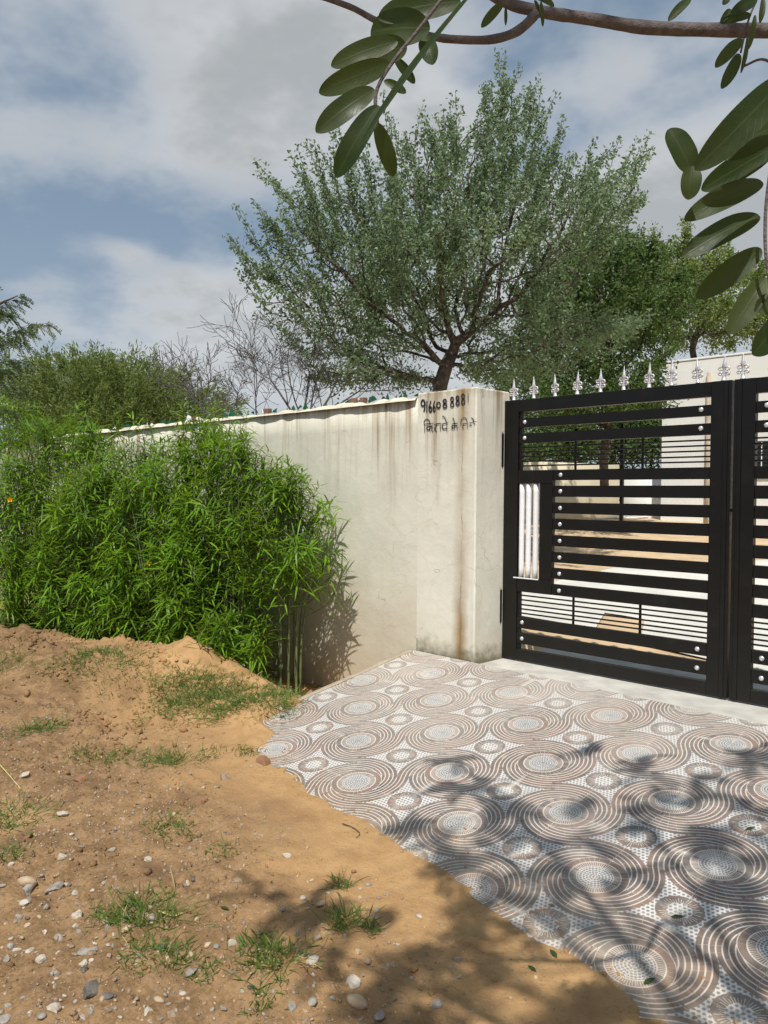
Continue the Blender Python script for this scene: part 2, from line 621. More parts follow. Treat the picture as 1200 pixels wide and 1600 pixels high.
def tile_mat():
    m, nt, b, out = new_mat('swirl printed tile')
    p3, x, y, z, g = nt.pos()
    u = (x - OX) / 0.4
    v = (y * Q1 - OY) / 0.4
    pp = (u + v) * 0.5
    qq = (v - u) * 0.5
    pr = (pp + 0.5).floor()
    qr = (qq + 0.5).floor()
    dp, dq = pp - pr, qq - qr
    du, dv = dp - dq, dp + dq
    r = nt.m('SQRT', du * du + dv * dv)
    th = nt.m('ARCTAN2', dv, du)
    PER = 0.186
    def arm(th_, r_):
        t_ = (th_ * (4.0 / (2 * math.pi)) - 0.5).frac()
        return t_, 0.612 + t_ * PER
    # the arm of the next swirl reaches over the border and makes the S between the two
    big_p = dp.abs().gt(dq.abs())
    sgp, sgq = nt.m('SIGN', dp), nt.m('SIGN', dq)
    dp2, dq2 = dp - sgp * big_p, dq - sgq * (1.0 - big_p)
    du2, dv2 = dp2 - dq2, dp2 + dq2
    r2 = nt.m('SQRT', du2 * du2 + dv2 * dv2)
    th2 = nt.m('ARCTAN2', dv2, du2)
    t0_, ro0_ = arm(th, r)
    t2_, ro2_ = arm(th2, r2)
    other = r.gt(ro0_) * r2.lt(ro2_ + .004)
    cell = nt.fmix(other, pr * 7.13 + qr * 3.71, (pr + sgp * big_p) * 7.13 + (qr + sgq * (1.0 - big_p)) * 3.71)
    r = nt.fmix(other, r, r2)
    th = nt.fmix(other, th, th2)
    t = nt.fmix(other, t0_, t2_)
    ro = nt.fmix(other, ro0_, ro2_)
    inside = nt.sstep(0.004, -0.004, r - ro)
    sp_ = PER / 3
    ph = (ro - r) / sp_
    lf = (((ph + 0.5).frac() - 0.5).abs()) * sp_
    line_sp = nt.sstep(0.0105, 0.0055, lf) * ph.gt(0.3)
    rc = nt.sstep(.388, .382, r)
    def ringline(rad, w=.0075): return nt.sstep(w + .003, w - .002, (r - rad).abs())
    line_in = ringline(.385).max(ringline(.29)).max(ringline(.205, .006))
    line = nt.fmix(rc, line_sp, line_in)
    # band colours: each band a strip of brown, taupe or slate fired stones
    bid = nt.fmix(rc, ph.floor() + (t * 0.0) + ((th * (2.0 / math.pi) - .5).floor()) * 1.0, (r / .095).floor() + 31.0)
    tone = nt.noise(nt.vec(u * 1.3, v * 1.3, bid * 4.3 + cell), 1.0, 2.0)
    wn = nt.new('ShaderNodeTexWhiteNoise', noise_dimensions='2D')
    seg = (th * (36.0 / (2 * math.pi))).floor()
    nt.put(wn.inputs['Vector'], nt.vec(seg, bid * 3.0 + cell, 0.0))
    stone = X(nt, wn.outputs['Value'])
    c = nt.mix(nt.sstep(.36, .62, tone + (stone - .5) * .10), (.225, .142, .110), (.105, .097, .093))
    c = nt.mix(nt.sstep(.55, .80, tone + (stone - .5) * .12), c, (.37, .28, .225))
    # short radial scratches between the stones
    fr = (((th * (36.0 / (2 * math.pi))).frac() - .5).abs() - .5).abs() * r
    tick = nt.sstep(.0040, .0015, fr * .17) * stone.gt(.55) * .55
    ring_dense = r.gt(.205) * r.lt(.29)
    fr2 = (((th * (64.0 / (2 * math.pi))).frac() - .5).abs() - .5).abs()
    tick = tick.max(ring_dense * nt.sstep(.22, .14, fr2) * .85)
    cream = (.64, .575, .50)
    c = nt.mix(tick, c, cream)
    c = nt.mix(line, c, cream)
    # dotted ground
    dsp = 0.052
    row = (v / dsp).floor()
    a = ((u / dsp + (row * 0.5).frac()).frac() - .5)
    bb = ((v / dsp).frac() - .5)
    jit = nt.noise(nt.vec(u * 30.0, v * 30.0, 0.0), 1.0, 1.0) * .12
    dot = nt.sstep(.40, .28, nt.m('SQRT', a * a + bb * bb) + jit - .05)
    ground = nt.mix(dot * .88, (.62, .60, .565), (.13, .135, .145))
    # dots inside the big disc stand in rings
    rr = (r / .036)
    an = (th / (2 * math.pi)) * (rr.floor() * 6.0 + 3.0)
    da = (an.frac() - .5) * (rr.floor() + .5) / (rr.floor() + 0.75)
    db = rr.frac() - .5
    dot2 = nt.sstep(.48, .35, nt.m('SQRT', da * da + db * db) + jit - .05)
    core = nt.mix(dot2 * .9, (.57, .56, .53), (.12, .13, .145))
    c = nt.mix(nt.sstep(.203, .197, r), c, core)
    # small discs between
    ps, qs = (pp.floor() + 0.5), (qq.floor() + 0.5)
    ep, eq = pp - ps, qq - qs
    eu, ev = ep - eq, ep + eq
    rs = nt.m('SQRT', eu * eu + ev * ev)
    ts = nt.m('ARCTAN2', ev, eu)
    fs = (((ts * (40.0 / (2 * math.pi))).frac() - .5).abs() - .5).abs()
    wn2 = nt.new('ShaderNodeTexWhiteNoise', noise_dimensions='2D')
    nt.put(wn2.inputs['Vector'], nt.vec((ts * (40.0 / (2 * math.pi)) + .5).floor(), ps * 3.1 + qs * 7.7, 0.0))
    lng = X(nt, wn2.outputs['Value'])
    tk = nt.sstep(.16, .10, fs) * rs.lt(.165 + lng * .07)
    tn = nt.noise(nt.vec(u * 3.0, v * 3.0, 9.0), 1.0, 2.0)
    sc = nt.mix(nt.sstep(.35, .65, tn), (.22, .145, .11), (.15, .135, .125))
    sc = nt.mix(tk * .9, sc, cream)
    sc = nt.mix(nt.sstep(.135, .128, rs), sc, ground)
    ground2 = nt.mix(nt.sstep(.252, .244, rs), ground, sc)
    c = nt.mix(inside, ground2, c)
    # cement haze along the joints, dust and rain marks over it all
    ju = (((u + .5).frac() - .5).abs()).min(((v + .5).frac() - .5).abs())
    hz = nt.sstep(.075, .0, ju) * nt.sstep(.52, .70, nt.noise(p3, 3.1, 4.0)) * .65
    blot = nt.sstep(.56, .74, nt.noise(p3, 5.2, 5.0, .65)) * nt.sstep(.40, .62, nt.noise(p3, 1.1, 2.0)) * .62
    spill = nt.sstep(.62, .80, nt.noise(p3, 2.4, 5.0, .7)) * .5
    c = nt.mix(spill, c, (.50, .41, .30))
    grime = nt.sstep(.50, .78, nt.noise(p3, .9, 4.0, .6)) * .30
    c = nt.mix(grime, c, (.24, .20, .165))
    c = nt.mix(hz.max(blot), c, (.70, .66, .60))
    sandy = nt.m('SUBTRACT', 1.0, (y + (nt.noise(p3, 3.0, 4.0) - .5) * .5 - 2.55) / .75, clamp=True)
    c = nt.mix(sandy * .42, c, (.46, .33, .19))
    wear = nt.noise(p3, 1.9, 3.0)
    farther = nt.sstep(2.9, 5.0, y - (x + 4.0) * .35)
    c = nt.mix((wear - .25) * .35 + farther * wear * .5, c, (.62, .575, .51))
    nt.put(b.inputs['Base Color'], c)
    nt.put(b.inputs['Roughness'], .30 + wear * .3)
    b.inputs['Specular IOR Level'].default_value = .4
    h = nt.fmix(inside, dot * -.6, line * .8) + nt.noise(p3, 120.0, 2.0) * .25
    nt.put(b.inputs['Normal'], nt.bump(h, .22, .002))
    return m


MAT['tile'] = tile_mat()


def dirt():
    m, nt, b, out = new_mat('sandy dirt')
    p, x, y, z, g = nt.pos()
    n1 = nt.noise(p, 1.1, 5.0, .6)
    n2 = nt.noise(p, 7.0, 5.0, .65)
    n3 = nt.noise(p, 55.0, 3.0, .6)
    c = nt.mix(nt.sstep(.3, .7, n2), (.47, .292, .135), (.38, .222, .098))
    # damp grey-brown gritty ground in patches, pale windblown sand in others
    near = nt.sstep(2.75, 1.55, y + (x + 2.6) * .28 + (n1 - .5) * 1.6)
    c = nt.mix(near * .85, c, nt.mix(nt.sstep(.38, .62, n2 * .6 + n3 * .4), (.130, .078, .039), (.305, .195, .102)))
    damp = nt.sstep(.52, .66, nt.noise(p, 2.3, 4.0, .6))
    c = nt.mix(damp * (near * .45 + .18), c, (.16, .095, .05))
    c = nt.mix(nt.sstep(.60, .75, n1) * .5, c, (.50, .32, .155))
    c = nt.mix(nt.sstep(.57, .70, n3) * .40, c, (.17, .105, .06))
    c = nt.mix(nt.sstep(.66, .74, nt.noise(p, 34.0, 2.0)) * .6 * (near * .8 + .12), c, (.50, .45, .39))
    nt.put(b.inputs['Base Color'], c)
    b.inputs['Roughness'].default_value = .95
    b.inputs['Specular IOR Level'].default_value = .15
    h = n2 * .5 + n3 * .35 + nt.noise(p, 160.0, 2.0) * .18
    nt.put(b.inputs['Normal'], nt.bump(h, .8, .025))
    return m


MAT['dirt'] = dirt()
MAT['far_soil'] = simple('dry soil', (.36, .25, .14), .95, .25, .6, .2)
MAT['yard_sand'] = simple('yard sand', (.54, .39, .235), .95, .14, 2.5, .3)
MAT['yard_slab'] = simple('pale yard slab', (.62, .60, .54), .85, .1, 2.0, .1)
MAT['yard_wall'] = simple('cream yard wall', (.68, .61, .44), .85, .1, 1.2, .1)
MAT['house'] = simple('white house paint', (.72, .73, .70), .8, .06, .7, .1)
MAT['dark_window'] = simple('dark window', (.02, .022, .022), .2, .2, 3)
MAT['bark'] = simple('bark', (.085, .065, .05), .95, .4, 14, .8, bdist=.02)
MAT['bark_grey'] = simple('grey twig bark', (.10, .088, .085), .9, .3, 20, .3)
MAT['bark_branch'] = simple('brown branch bark', (.115, .095, .092), .85, .35, 60, .8, bdist=.004)
MAT['stem'] = simple('green shrub stem', (.11, .14, .05), .7, .3, 15, .2)
MAT['leaf_oleander'] = leaf_mat('oleander leaves', (.034, .105, .008), (.205, .375, .020), .34, .42, .32, tcol=(.44, .58, .02))
MAT['leaf_main'] = leaf_mat('grey-green tree leaves', (.072, .118, .058), (.215, .295, .150), .34, .55, .3)
MAT['leaf_right'] = leaf_mat('mid green tree leaves', (.030, .068, .018), (.125, .195, .050), .30, .55, .3)
MAT['leaf_acacia'] = leaf_mat('olive acacia leaves', (.080, .125, .026), (.215, .270, .075), .36, .6, .25)
MAT['leaf_near'] = leaf_mat('dark pinnate leaves', (.016, .032, .009), (.034, .052, .013), .30, .5, .12, tcol=(.14, .20, .03))
def near_leaf_mat():
    m, nt, b, out = new_mat('veined pinnate leaves')
    p, x, y, z, g = nt.pos()
    oi = nt.new('ShaderNodeObjectInfo')
    rnd = X(nt, oi.outputs['Random'])
    uvn = nt.new('ShaderNodeUVMap', uv_map='blade')
    sp_ = nt.new('ShaderNodeSeparateXYZ')
    nt.L.new(uvn.outputs[0], sp_.inputs[0])
    u, v = X(nt, sp_.outputs[0]), X(nt, sp_.outputs[1])
    ac = (v - .5).abs()
    rib = nt.sstep(.045, .015, ac)
    vein = nt.sstep(.12, .04, ((u * 11.0 - ac * 5.0).frac() - .5).abs()) * .45
    mott = nt.sstep(.35, .7, nt.noise(p, 45.0, 4.0, .6))
    col = nt.mix(rnd, (.014, .034, .009), (.034, .056, .013))
    col = nt.mix(mott * .5, col, (.045, .062, .018))
    col = nt.mix(rib.max(vein * .45), col, (.058, .080, .028))
    spot = nt.sstep(.70, .74, nt.noise(p, 110.0, 2.0)) * .6
    col = nt.mix(spot, col, (.060, .040, .014))
    nt.put(b.inputs['Base Color'], col)
    nt.put(b.inputs['Roughness'], .36 + mott * .25)
    b.inputs['Specular IOR Level'].default_value = .28
    nt.put(b.inputs['Normal'], nt.bump(rib.max(vein) + mott * .3, .16, .0012))
    tr = nt.new('ShaderNodeBsdfTranslucent')
    nt.put(tr.inputs[0], nt.mix(rib.max(vein * .5) * .7, nt.mix(rnd, (.10, .15, .025), (.20, .22, .035)), (.06, .08, .02)))
    mx = nt.new('ShaderNodeMixShader')
    mx.inputs[0].default_value = .36
    nt.L.new(b.outputs[0], mx.inputs[1])
    nt.L.new(tr.outputs[0], mx.inputs[2])
    nt.L.new(mx.outputs[0], out.inputs[0])
    return m


MAT['leaf_near'] = near_leaf_mat()
MAT['leaf_canopy'] = leaf_mat('canopy leaves', (.030, .060, .018), (.060, .100, .026), .22, .5, .4)
MAT['grass'] = leaf_mat('grass blades', (.060, .125, .020), (.150, .220, .045), .30, .5, .3, dry=(.40, .33, .15))
MAT['flower'] = simple('yellow petals', (.82, .46, .02), .5, .12, 30)
MAT['stone_tan'] = simple('tan stone', (.44, .33, .21), .75, .2, 18, .3)
MAT['stone_white'] = simple('white quartz stone', (.47, .41, .33), .65, .15, 25, .3)
MAT['stone_grey'] = simple('grey stone', (.29, .26, .22), .75, .3, 30, .4)
MAT['stone_dark'] = simple('dark slate stone', (.13, .115, .10), .6, .3, 30, .4)
MAT['stone_brown'] = simple('brown stone', (.30, .21, .14), .8, .3, 25, .4)
MAT['clod'] = simple('clay clod', (.25, .13, .07), .95, .3, 20, .6)
MAT['straw'] = simple('dry straw', (.62, .55, .20), .7, .2, 30)


# ------------------------------------------------------------------ ground
def terrain(x, y):
    x, y = np.asarray(x, float), np.asarray(y, float)
    z = -0.362 - 0.031 * (np.clip(x, -5.2, 1) + 4.02) - 0.035 * np.clip(2.9 - y, 0, 3.2)
    z = z + 0.17 * np.exp(-((x + 4.75) / .34) ** 2 - ((y - 3.62) / .34) ** 2)
    # soil heap on the left
    n = fbm(x * 1.3, y * 1.3, 4)
    heap = 0.19 * np.exp(-(((x + 7.9) / 1.7) ** 4) - ((y - 3.15 - 0.25 * (x + 7.9)) / .78) ** 4)
    heap = heap + 0.19 * np.exp(-((x + 6.0) / .75) ** 2 - ((y - 3.75) / .55) ** 2)
    heap = heap + 0.16 * np.exp(-((x + 10.5) / 1.6) ** 2 - ((y - 2.6) / .9) ** 2)
    z = z + heap * (1 + .55 * n)
    # hollow behind it, under the shrubs
    z = z - 0.24 * sstep(4.05, 4.75, y) * sstep(-4.55, -4.95, x)
    # a scooped step on the front of the heap
    cut = np.exp(-((x + 6.1) / .75) ** 4) * sstep(3.25, 3.05, y + .10 * fbm(x * 4, y * 4, 3)) * sstep(2.4, 2.9, y)
    z = z - 0.13 * cut
    edge = 1 - .8 * np.exp(-((y - 2.85) / .35) ** 2) * sstep(-4.3, -3.6, x)
    z = z + (0.030 * fbm(x * 2.1, y * 2.1, 3) + 0.020 * fbm(x * 7, y * 7, 4)) * edge
    # crumbly clods on the heap's front and grit in the foreground
    z = z + 0.13 * np.maximum(0, fbm(x * 5 + 20, y * 5, 4) - .06) * sstep(-4.6, -5.4, x) * sstep(4.3, 3.9, y)
    near = sstep(2.7, 1.7, y + .25 * (x + 2.6))
    z = z + near * (.030 * fbm(x * 6 + 8, y * 6, 3) + .035 * np.maximum(0, fbm(x * 11, y * 11 + 6, 3) - .1))
    return z + edge * 0.022 * fbm(x * 26 + 3, y * 26, 3) * (0.35 + sstep(2.9, 1.9, y + .25 * (x + 2.6)))


_tx, _ty = np.arange(-14, 1.2, .02), np.arange(-1, 5.4, .02)
_tz = terrain(*np.meshgrid(_tx, _ty))


def tz(x, y):
    """height of the dirt from a table (scalars or arrays)"""
    fx = np.clip((np.asarray(x, float) + 14) / .02, 0, len(_tx) - 1.001)
    fy = np.clip((np.asarray(y, float) + 1) / .02, 0, len(_ty) - 1.001)
    i, j = fx.astype(int), fy.astype(int)
    a, c = fx - i, fy - j
    return (_tz[j, i] * (1 - a) + _tz[j, i + 1] * a) * (1 - c) + (_tz[j + 1, i] * (1 - a) + _tz[j + 1, i + 1] * a) * c


def on_ground(px, py):
    v = ray(px, py)
    t = np.arange(.5, 16, .006)
    P = CAM + v * t[:, None]
    k = int(np.argmax(P[:, 2] < tz(P[:, 0], P[:, 1])))
    return np.array([P[k, 0], P[k, 1], float(tz(P[k, 0], P[k, 1]))])


def grid_mesh(name, xs, ys, zf, mat):
    XX, YY = np.meshgrid(xs, ys)
    V = np.stack([XX, YY, zf(XX, YY)], -1).reshape(-1, 3)
    nx, ny = len(xs), len(ys)
    i = np.arange(nx - 1)[None] + (np.arange(ny - 1) * nx)[:, None]
    F = np.stack([i, i + 1, i + 1 + nx, i + nx], -1).reshape(-1, 4)
    return mesh_np(name, V, [F], mat, smooth=True)


def under_ramp(XX, YY):
    z = terrain(XX, YY)
    inside = (XX > -4.70) & (YY > 3.4)
    return np.where(inside, np.minimum(z, ramp_z(XX, YY) - .1), z)


xs = np.unique(np.concatenate([np.arange(-24, -9, .2), np.arange(-9, -6, .05), np.arange(-6, 0.4, .022), np.arange(.4, 6.01, .2)]))
ys = np.unique(np.concatenate([np.arange(-8, .2, .2), np.arange(.2, 4.4, .022), np.arange(4.4, 5.36, .06)]))
tag(grid_mesh('dirt_ground', xs, ys, under_ramp, MAT['dirt']), kind='structure')
bm = bmesh.new()
for v in ((-900, -900), (900, -900), (900, 900), (-900, 900)):
    bm.verts.new((v[0], v[1], -1.1))
bm.faces.new(bm.verts)
tag(bm_obj('ground', bm, MAT['far_soil']), kind='structure')


def yard_z(x, y):
    d = -np.asarray(x) * math.sin(YAW) + np.asarray(y) * math.cos(YAW)
    return -0.05 + 0.86 * sstep(6.0, 22.0, d) + 0.03 * fbm(np.asarray(x) * .7, np.asarray(y) * .7, 3) * sstep(6.2, 8, d)


tag(grid_mesh('yard_ground', np.linspace(-60, 30, 120), np.linspace(6.0, 90, 120), yard_z, MAT['yard_sand']), kind='structure')


def yard_pt(px, py):
    v = ray(px, py)
    t = 5.0
    while t < 80:
        P = CAM + v * t
        if P[2] < yard_z(P[0], P[1]):
            break
        t += .02
    return CAM + v * t


def yard_patch(name, pix, mat, up=.012):
    P = np.array([yard_pt(*q) for q in pix])
    # subdivide so that it hugs the slope
    A, B_, C_, D_ = P
    n = 14
    V, F = [], []
    for i in range(n + 1):
        for j in range(n + 1):
            a, bq = i / n, j / n
            q = (A * (1 - a) + B_ * a) * (1 - bq) + (D_ * (1 - a) + C_ * a) * bq
            V.append((q[0], q[1], float(yard_z(q[0], q[1])) + up))
    for i in range(n):
        for j in range(n):
            k = i * (n + 1) + j
            F.append((k, k + 1, k + n + 2, k + n + 1))
    return tag(mesh_np(name, V, [np.array(F)], mat, smooth=True), kind='structure')


yard_patch('yard_path', [(760, 930), (1260, 1010), (1300, 870), (960, 888)], MAT['yard_slab'])
yard_patch('yard_paving', [(1000, 1010), (1300, 1075), (1300, 1015), (1010, 955)], MAT['yard_slab'], .02)
yard_patch('yard_paving', [(790, 960), (930, 985), (950, 952), (800, 935)], MAT['yard_slab'], .016)

# ------------------------------------------------------------------ driveway ramp with tiles
XL, XRt, Y0r, Y1r = -4.74, 0.36, 2.30, 5.175
bm = bmesh.new()
vs = []
for (x, y) in ((XL, Y0r), (XRt, Y0r), (XRt, Y1r), (XL, Y1r)):
    vs.append(bm.verts.new((x, y, ramp_z(x, y) - .0032)))
lo = [bm.verts.new((v.co.x, v.co.y, -1.0)) for v in vs]
bm.faces.new(vs)
for i in range(4):
    bm.faces.new((vs[i], lo[i], lo[(i + 1) % 4], vs[(i + 1) % 4]))
drive = bm_obj('driveway_ramp', bm, MAT['grout'])
tag(drive, kind='structure')


def tile_mesh(w, l):
    bm = bmesh.new()
    bm_box(bm, -w / 2, w / 2, -l / 2, l / 2, -.010, 0, .0022)
    me = bpy.data.meshes.new('tile')
    bm.to_mesh(me)
    bm.free()
    me.materials.append(MAT['tile'])
    return me


tile_cache = {}
ang = math.atan(SL)
for i in range(-9, 5):
    for j in range(-2, 7):
        a0, a1 = OX + .4 * i, OX + .4 * (i + 1)
        b0, b1 = (OY + .4 * j) / Q1, (OY + .4 * (j + 1)) / Q1
        a0, a1, b0, b1 = max(a0, XL), min(a1, XRt), max(b0, Y0r), min(b1, Y1r)
        if a1 - a0 < .03 or b1 - b0 < .03:
            continue
        w, l = round(a1 - a0 - .0028, 4), round((b1 - b0) * Q1 - .0028, 4)
        if (w, l) not in tile_cache:
            tile_cache[(w, l)] = tile_mesh(w, l)
        o = bpy.data.objects.new('tile', tile_cache[(w, l)])
        xm, ym = (a0 + a1) / 2, (b0 + b1) / 2
        o.location = (xm, ym, ramp_z(xm, ym) + random.uniform(-.0008, .0008))
        o.rotation_euler = (ang + random.gauss(0, .0012), -SX * 0 + math.atan(-SX) + random.gauss(0, .0012), 0)
        link(o, drive)

# rounded concrete shoulder beside the tiles
prof = [(0.0, 0.0), (-.03, .004), (-.07, -.004), (-.10, -.022), (-.125, -.06), (-.145, -.14), (-.20, -.32), (-.30, -.60), (-.30, -1.0)]
V, F = [], []
ysl = np.arange(3.15, 5.196, .05)
for k, y in enumerate(ysl):
    for q, (a, c) in enumerate(prof):
        jx = .020 * fbm(y * 3 + 40, q * .35, 3) * (q > 0)
        V.append((XL - .002 + a * (1 + .25 * float(fbm(y * 1.4, 3.0, 2))) + jx, y, ramp_z(XL, y) + c + .010 * float(fbm(y * 5, q * .6 + 9, 3)) * (q > 0)))
for k in range(len(ysl) - 1):
    for q in range(len(prof) - 1):
        i = k * len(prof) + q
        F.append((i, i + 1, i + 1 + len(prof), i + len(prof)))
tag(mesh_np('ramp_shoulder', V, [np.array(F)], MAT['concrete_tan'], smooth=True), kind='structure')
# threshold slab between the pillars
bm = bmesh.new()
bm_box(bm, -4.078, -.02, 5.178, 6.35, -.9, -.028, .004)
tag(bm_obj('gate_threshold', bm, MAT['concrete']), kind='structure')

# ------------------------------------------------------------------ boundary wall and pillar
wall = empty('boundary_wall', (-9.0, 5.3, -.6))
tag(wall, 'long cream plastered boundary wall with rain streaks behind the oleander shrubs', 'wall')


def wall_body(x0, x1, parent, top=WALL_TOP):
    xs_ = np.linspace(x0, x1, int((x1 - x0) / .12) + 1)
    zs_ = np.array([-1.0, -.4, 0, .4, .8, 1.2, 1.6, 2.0, top])
    V = []
    for z in zs_:
        for x in xs_:
            V.append((x, YW + .006 * fbm(x * 1.2, z * 1.2 + 8, 3), z + (0 if z < top else .008 * fbm(x * 3, 1.0, 2))))
    n = len(xs_)
    F = []
    for j in range(len(zs_) - 1):
        for i in range(n - 1):
            F.append((j * n + i, j * n + i + 1, (j + 1) * n + i + 1, (j + 1) * n + i))
    o = len(V)
    for x in xs_:
        V.append((x, YW + .20, top))
    for x in xs_:
        V.append((x, YW + .20, -1.0))
    t = (len(zs_) - 1) * n
    for i in range(n - 1):
        F.append((t + i, t + i + 1, o + i + 1, o + i))
        F.append((o + i, o + i + 1, o + n + i + 1, o + n + i))
    return mesh_np('wall_face', V, [np.array(F)], MAT['plaster'], parent, smooth=False)


wall_body(-26.0, -4.70, wall)
# lumpy mortar coping, holding broken bottle glass
V, F = [], []
xs_ = np.arange(-26.0, -4.744, .035)
k = 9
for x in xs_:
    hgt = .034 + .034 * fbm(x * 2.3, 4.0, 3) + .040 * fbm(x * 9, 2.0, 3)
    fr = .020 + .030 * (fbm(x * 4.0, 11.0, 3))
    for a in range(k):
        th = math.pi * a / (k - 1)
        V.append((x, YW + .10 - (.115 + fr * (a < k / 2)) * math.cos(th), WALL_TOP - .022 + max(.012, hgt) * math.sin(th) ** .7 + .020 * fbm(x * 14, a * .7, 2) * math.sin(th)))
for i in range(len(xs_) - 1):
    for a in range(k - 1):
        q = i * k + a
        F.append((q, q + k, q + k + 1, q + 1))
mesh_np('coping', V, [np.array(F)], MAT['coping'], wall, smooth=True)

for n_ in range(96):
    x = -4.85 - 8.5 * (n_ / 96) ** 1.15 + random.uniform(-.05, .05)
    if random.random() < .12:
        continue
    y = YW + random.uniform(.03, .15)
    hh = random.uniform(.028, .06) if random.random() < .9 else random.uniform(.08, .11)
    w = random.uniform(.022, .05)
    bm = bmesh.new()
    pts = [(-w, 0), (w, 0), (w * random.uniform(.3, 1.0), hh * random.uniform(.5, .8)), (w * random.uniform(-.3, .5), hh), (-w * random.uniform(.5, 1), hh * random.uniform(.3, .8))]
    fr_ = [bm.verts.new((a, -.002 + .01 * math.sin(a * 40), c - .02)) for a, c in pts]
    bk = [bm.verts.new((a, .002 + .01 * math.sin(a * 40), c - .02)) for a, c in pts]
    bm.faces.new(fr_)
    bm.faces.new(bk[::-1])
    for i in range(5):
        bm.faces.new((fr_[i], bk[i], bk[(i + 1) % 5], fr_[(i + 1) % 5]))
    o = bm_obj('glass_shard', bm, MAT['glass_shard'] if random.random() < .9 else MAT['pipe_white'], wall, loc=(x + 9.0, y - 5.3, WALL_TOP + .05 + .6))
    o.rotation_euler = (random.gauss(0, .25), random.gauss(0, .25), random.uniform(-1.2, 1.2))
for px, w in ((418, .07), (552, .06), (568, .045), (305, .06)):
    P = at_y(px, 640, YW + .08)
    o = box('brick_piece', P[0] - w / 2, P[0] + w / 2, P[1] - .04, P[1] + .04, WALL_TOP + .02, WALL_TOP + .075, MAT['brick'], wall, .008)
    o.rotation_euler = (.1, random.gauss(0, .12), random.uniform(-.5, .5))


def pillar(name, x0, x1, label):
    r = empty(name, ((x0 + x1) / 2, YW + .22, 0))
    tag(r, label, 'pillar')
    bm = bmesh.new()
    bm_box(bm, x0, x1, YW - .012, 5.66, -1.0, 2.29, .012)
    bmesh.ops.subdivide_edges(bm, edges=[e for e in bm.edges if e.calc_length() > .5], cuts=6, use_grid_fill=True)
    for v in bm.verts:
        v.co.y += .004 * float(fbm(v.co.x * 3, v.co.z * 2, 2))
        v.co.x += .004 * float(fbm(v.co.y * 3 + 4, v.co.z * 2, 2))
    for v in bm.verts:
        v.co -= Vector(r.location)
    bm_obj('shaft', bm, MAT['pillar'], r)
    return r


pil = pillar('gate_pillar', -4.742, -4.080, 'cream gate pillar with painted phone number and rusty water stain')
pillar('gate_pillar', -.208, .45, 'plain cream gate pillar at the right side of the black gate')
# a little loose soil against the pillar's foot is left to the threshold

# hand-painted writing: strokes in the photograph's own positions on the pillar face
DIG = {
    '9': [[(.82, .30), (.62, .04), (.30, .06), (.16, .30), (.34, .50), (.64, .46), (.84, .22), (.80, .60), (.62, .98)]],
    '1': [[(.55, .02), (.50, .50), (.45, 1.0)]],
    '6': [[(.62, .0), (.32, .40), (.20, .72), (.40, .98), (.70, .90), (.76, .66), (.52, .54), (.24, .70)]],
    '0': [[(.50, .18), (.20, .40), (.22, .74), (.52, .92), (.80, .70), (.80, .36), (.50, .18)]],
    '8': [[(.78, .16), (.48, .02), (.22, .18), (.36, .42), (.68, .58), (.80, .82), (.50, .99), (.20, .82), (.36, .56), (.70, .36), (.78, .16)]],
}
strokes = []
zb = (640, 590)
for ch, x0, x1, y0, y1, w in (('9', 128, 195, 262, 405, 1.0), ('1', 188, 222, 268, 408, .95), ('6', 222, 272, 272, 405, .95), ('6', 270, 312, 270, 398, .9), ('0', 312, 372, 268, 365, .9),
                              ('8', 382, 450, 252, 358, .95), ('8', 470, 532, 228, 345, .9), ('8', 535, 596, 215, 325, .85), ('8', 598, 662, 190, 312, .7)):
    for s_ in DIG[ch]:
        strokes.append(([(x0 + a * (x1 - x0), y0 + c * (y1 - y0)) for a, c in s_], w))
strokes.append(([(690, 180), (688, 300)], .6))
HINDI = [  # (points in the zoomed frame, weight)
    ([(180, 645), (180, 560), (172, 520), (195, 490), (230, 500), (240, 540)], .55), ([(172, 545), (280, 535)], .6), ([(240, 520), (244, 640)], .65),
    ([(240, 575), (212, 570), (205, 600), (225, 615), (242, 590)], .6), ([(244, 575), (268, 570), (262, 610), (276, 635)], .6),
    ([(285, 548), (370, 535)], .6), ([(318, 548), (310, 580), (292, 598), (325, 635)], .6), ([(362, 540), (366, 630)], .6),
    ([(375, 545), (455, 530)], .6), ([(392, 545), (385, 580), (405, 605), (438, 590)], .6), ([(438, 538), (440, 640)], .6), ([(438, 535), (415, 470), (385, 450)], .55),
    ([(495, 545), (565, 535)], .6), ([(530, 542), (532, 612)], .6), ([(530, 568), (505, 562), (500, 590), (520, 600)], .6), ([(532, 565), (556, 560), (560, 605)], .6), ([(530, 540), (520, 490), (505, 470)], .55),
    ([(605, 560), (602, 520), (625, 475), (665, 480), (680, 530)], .4), ([(605, 545), (690, 535)], .4), ([(640, 545), (622, 580), (640, 600)], .35), ([(680, 530), (684, 600)], .4),
    ([(700, 530), (790, 515)], .45), ([(715, 535), (712, 562), (735, 560)], .4), ([(758, 525), (762, 560)], .45), ([(760, 522), (745, 485), (722, 470)], .45),
]
strokes += HINDI
V, F = [], []
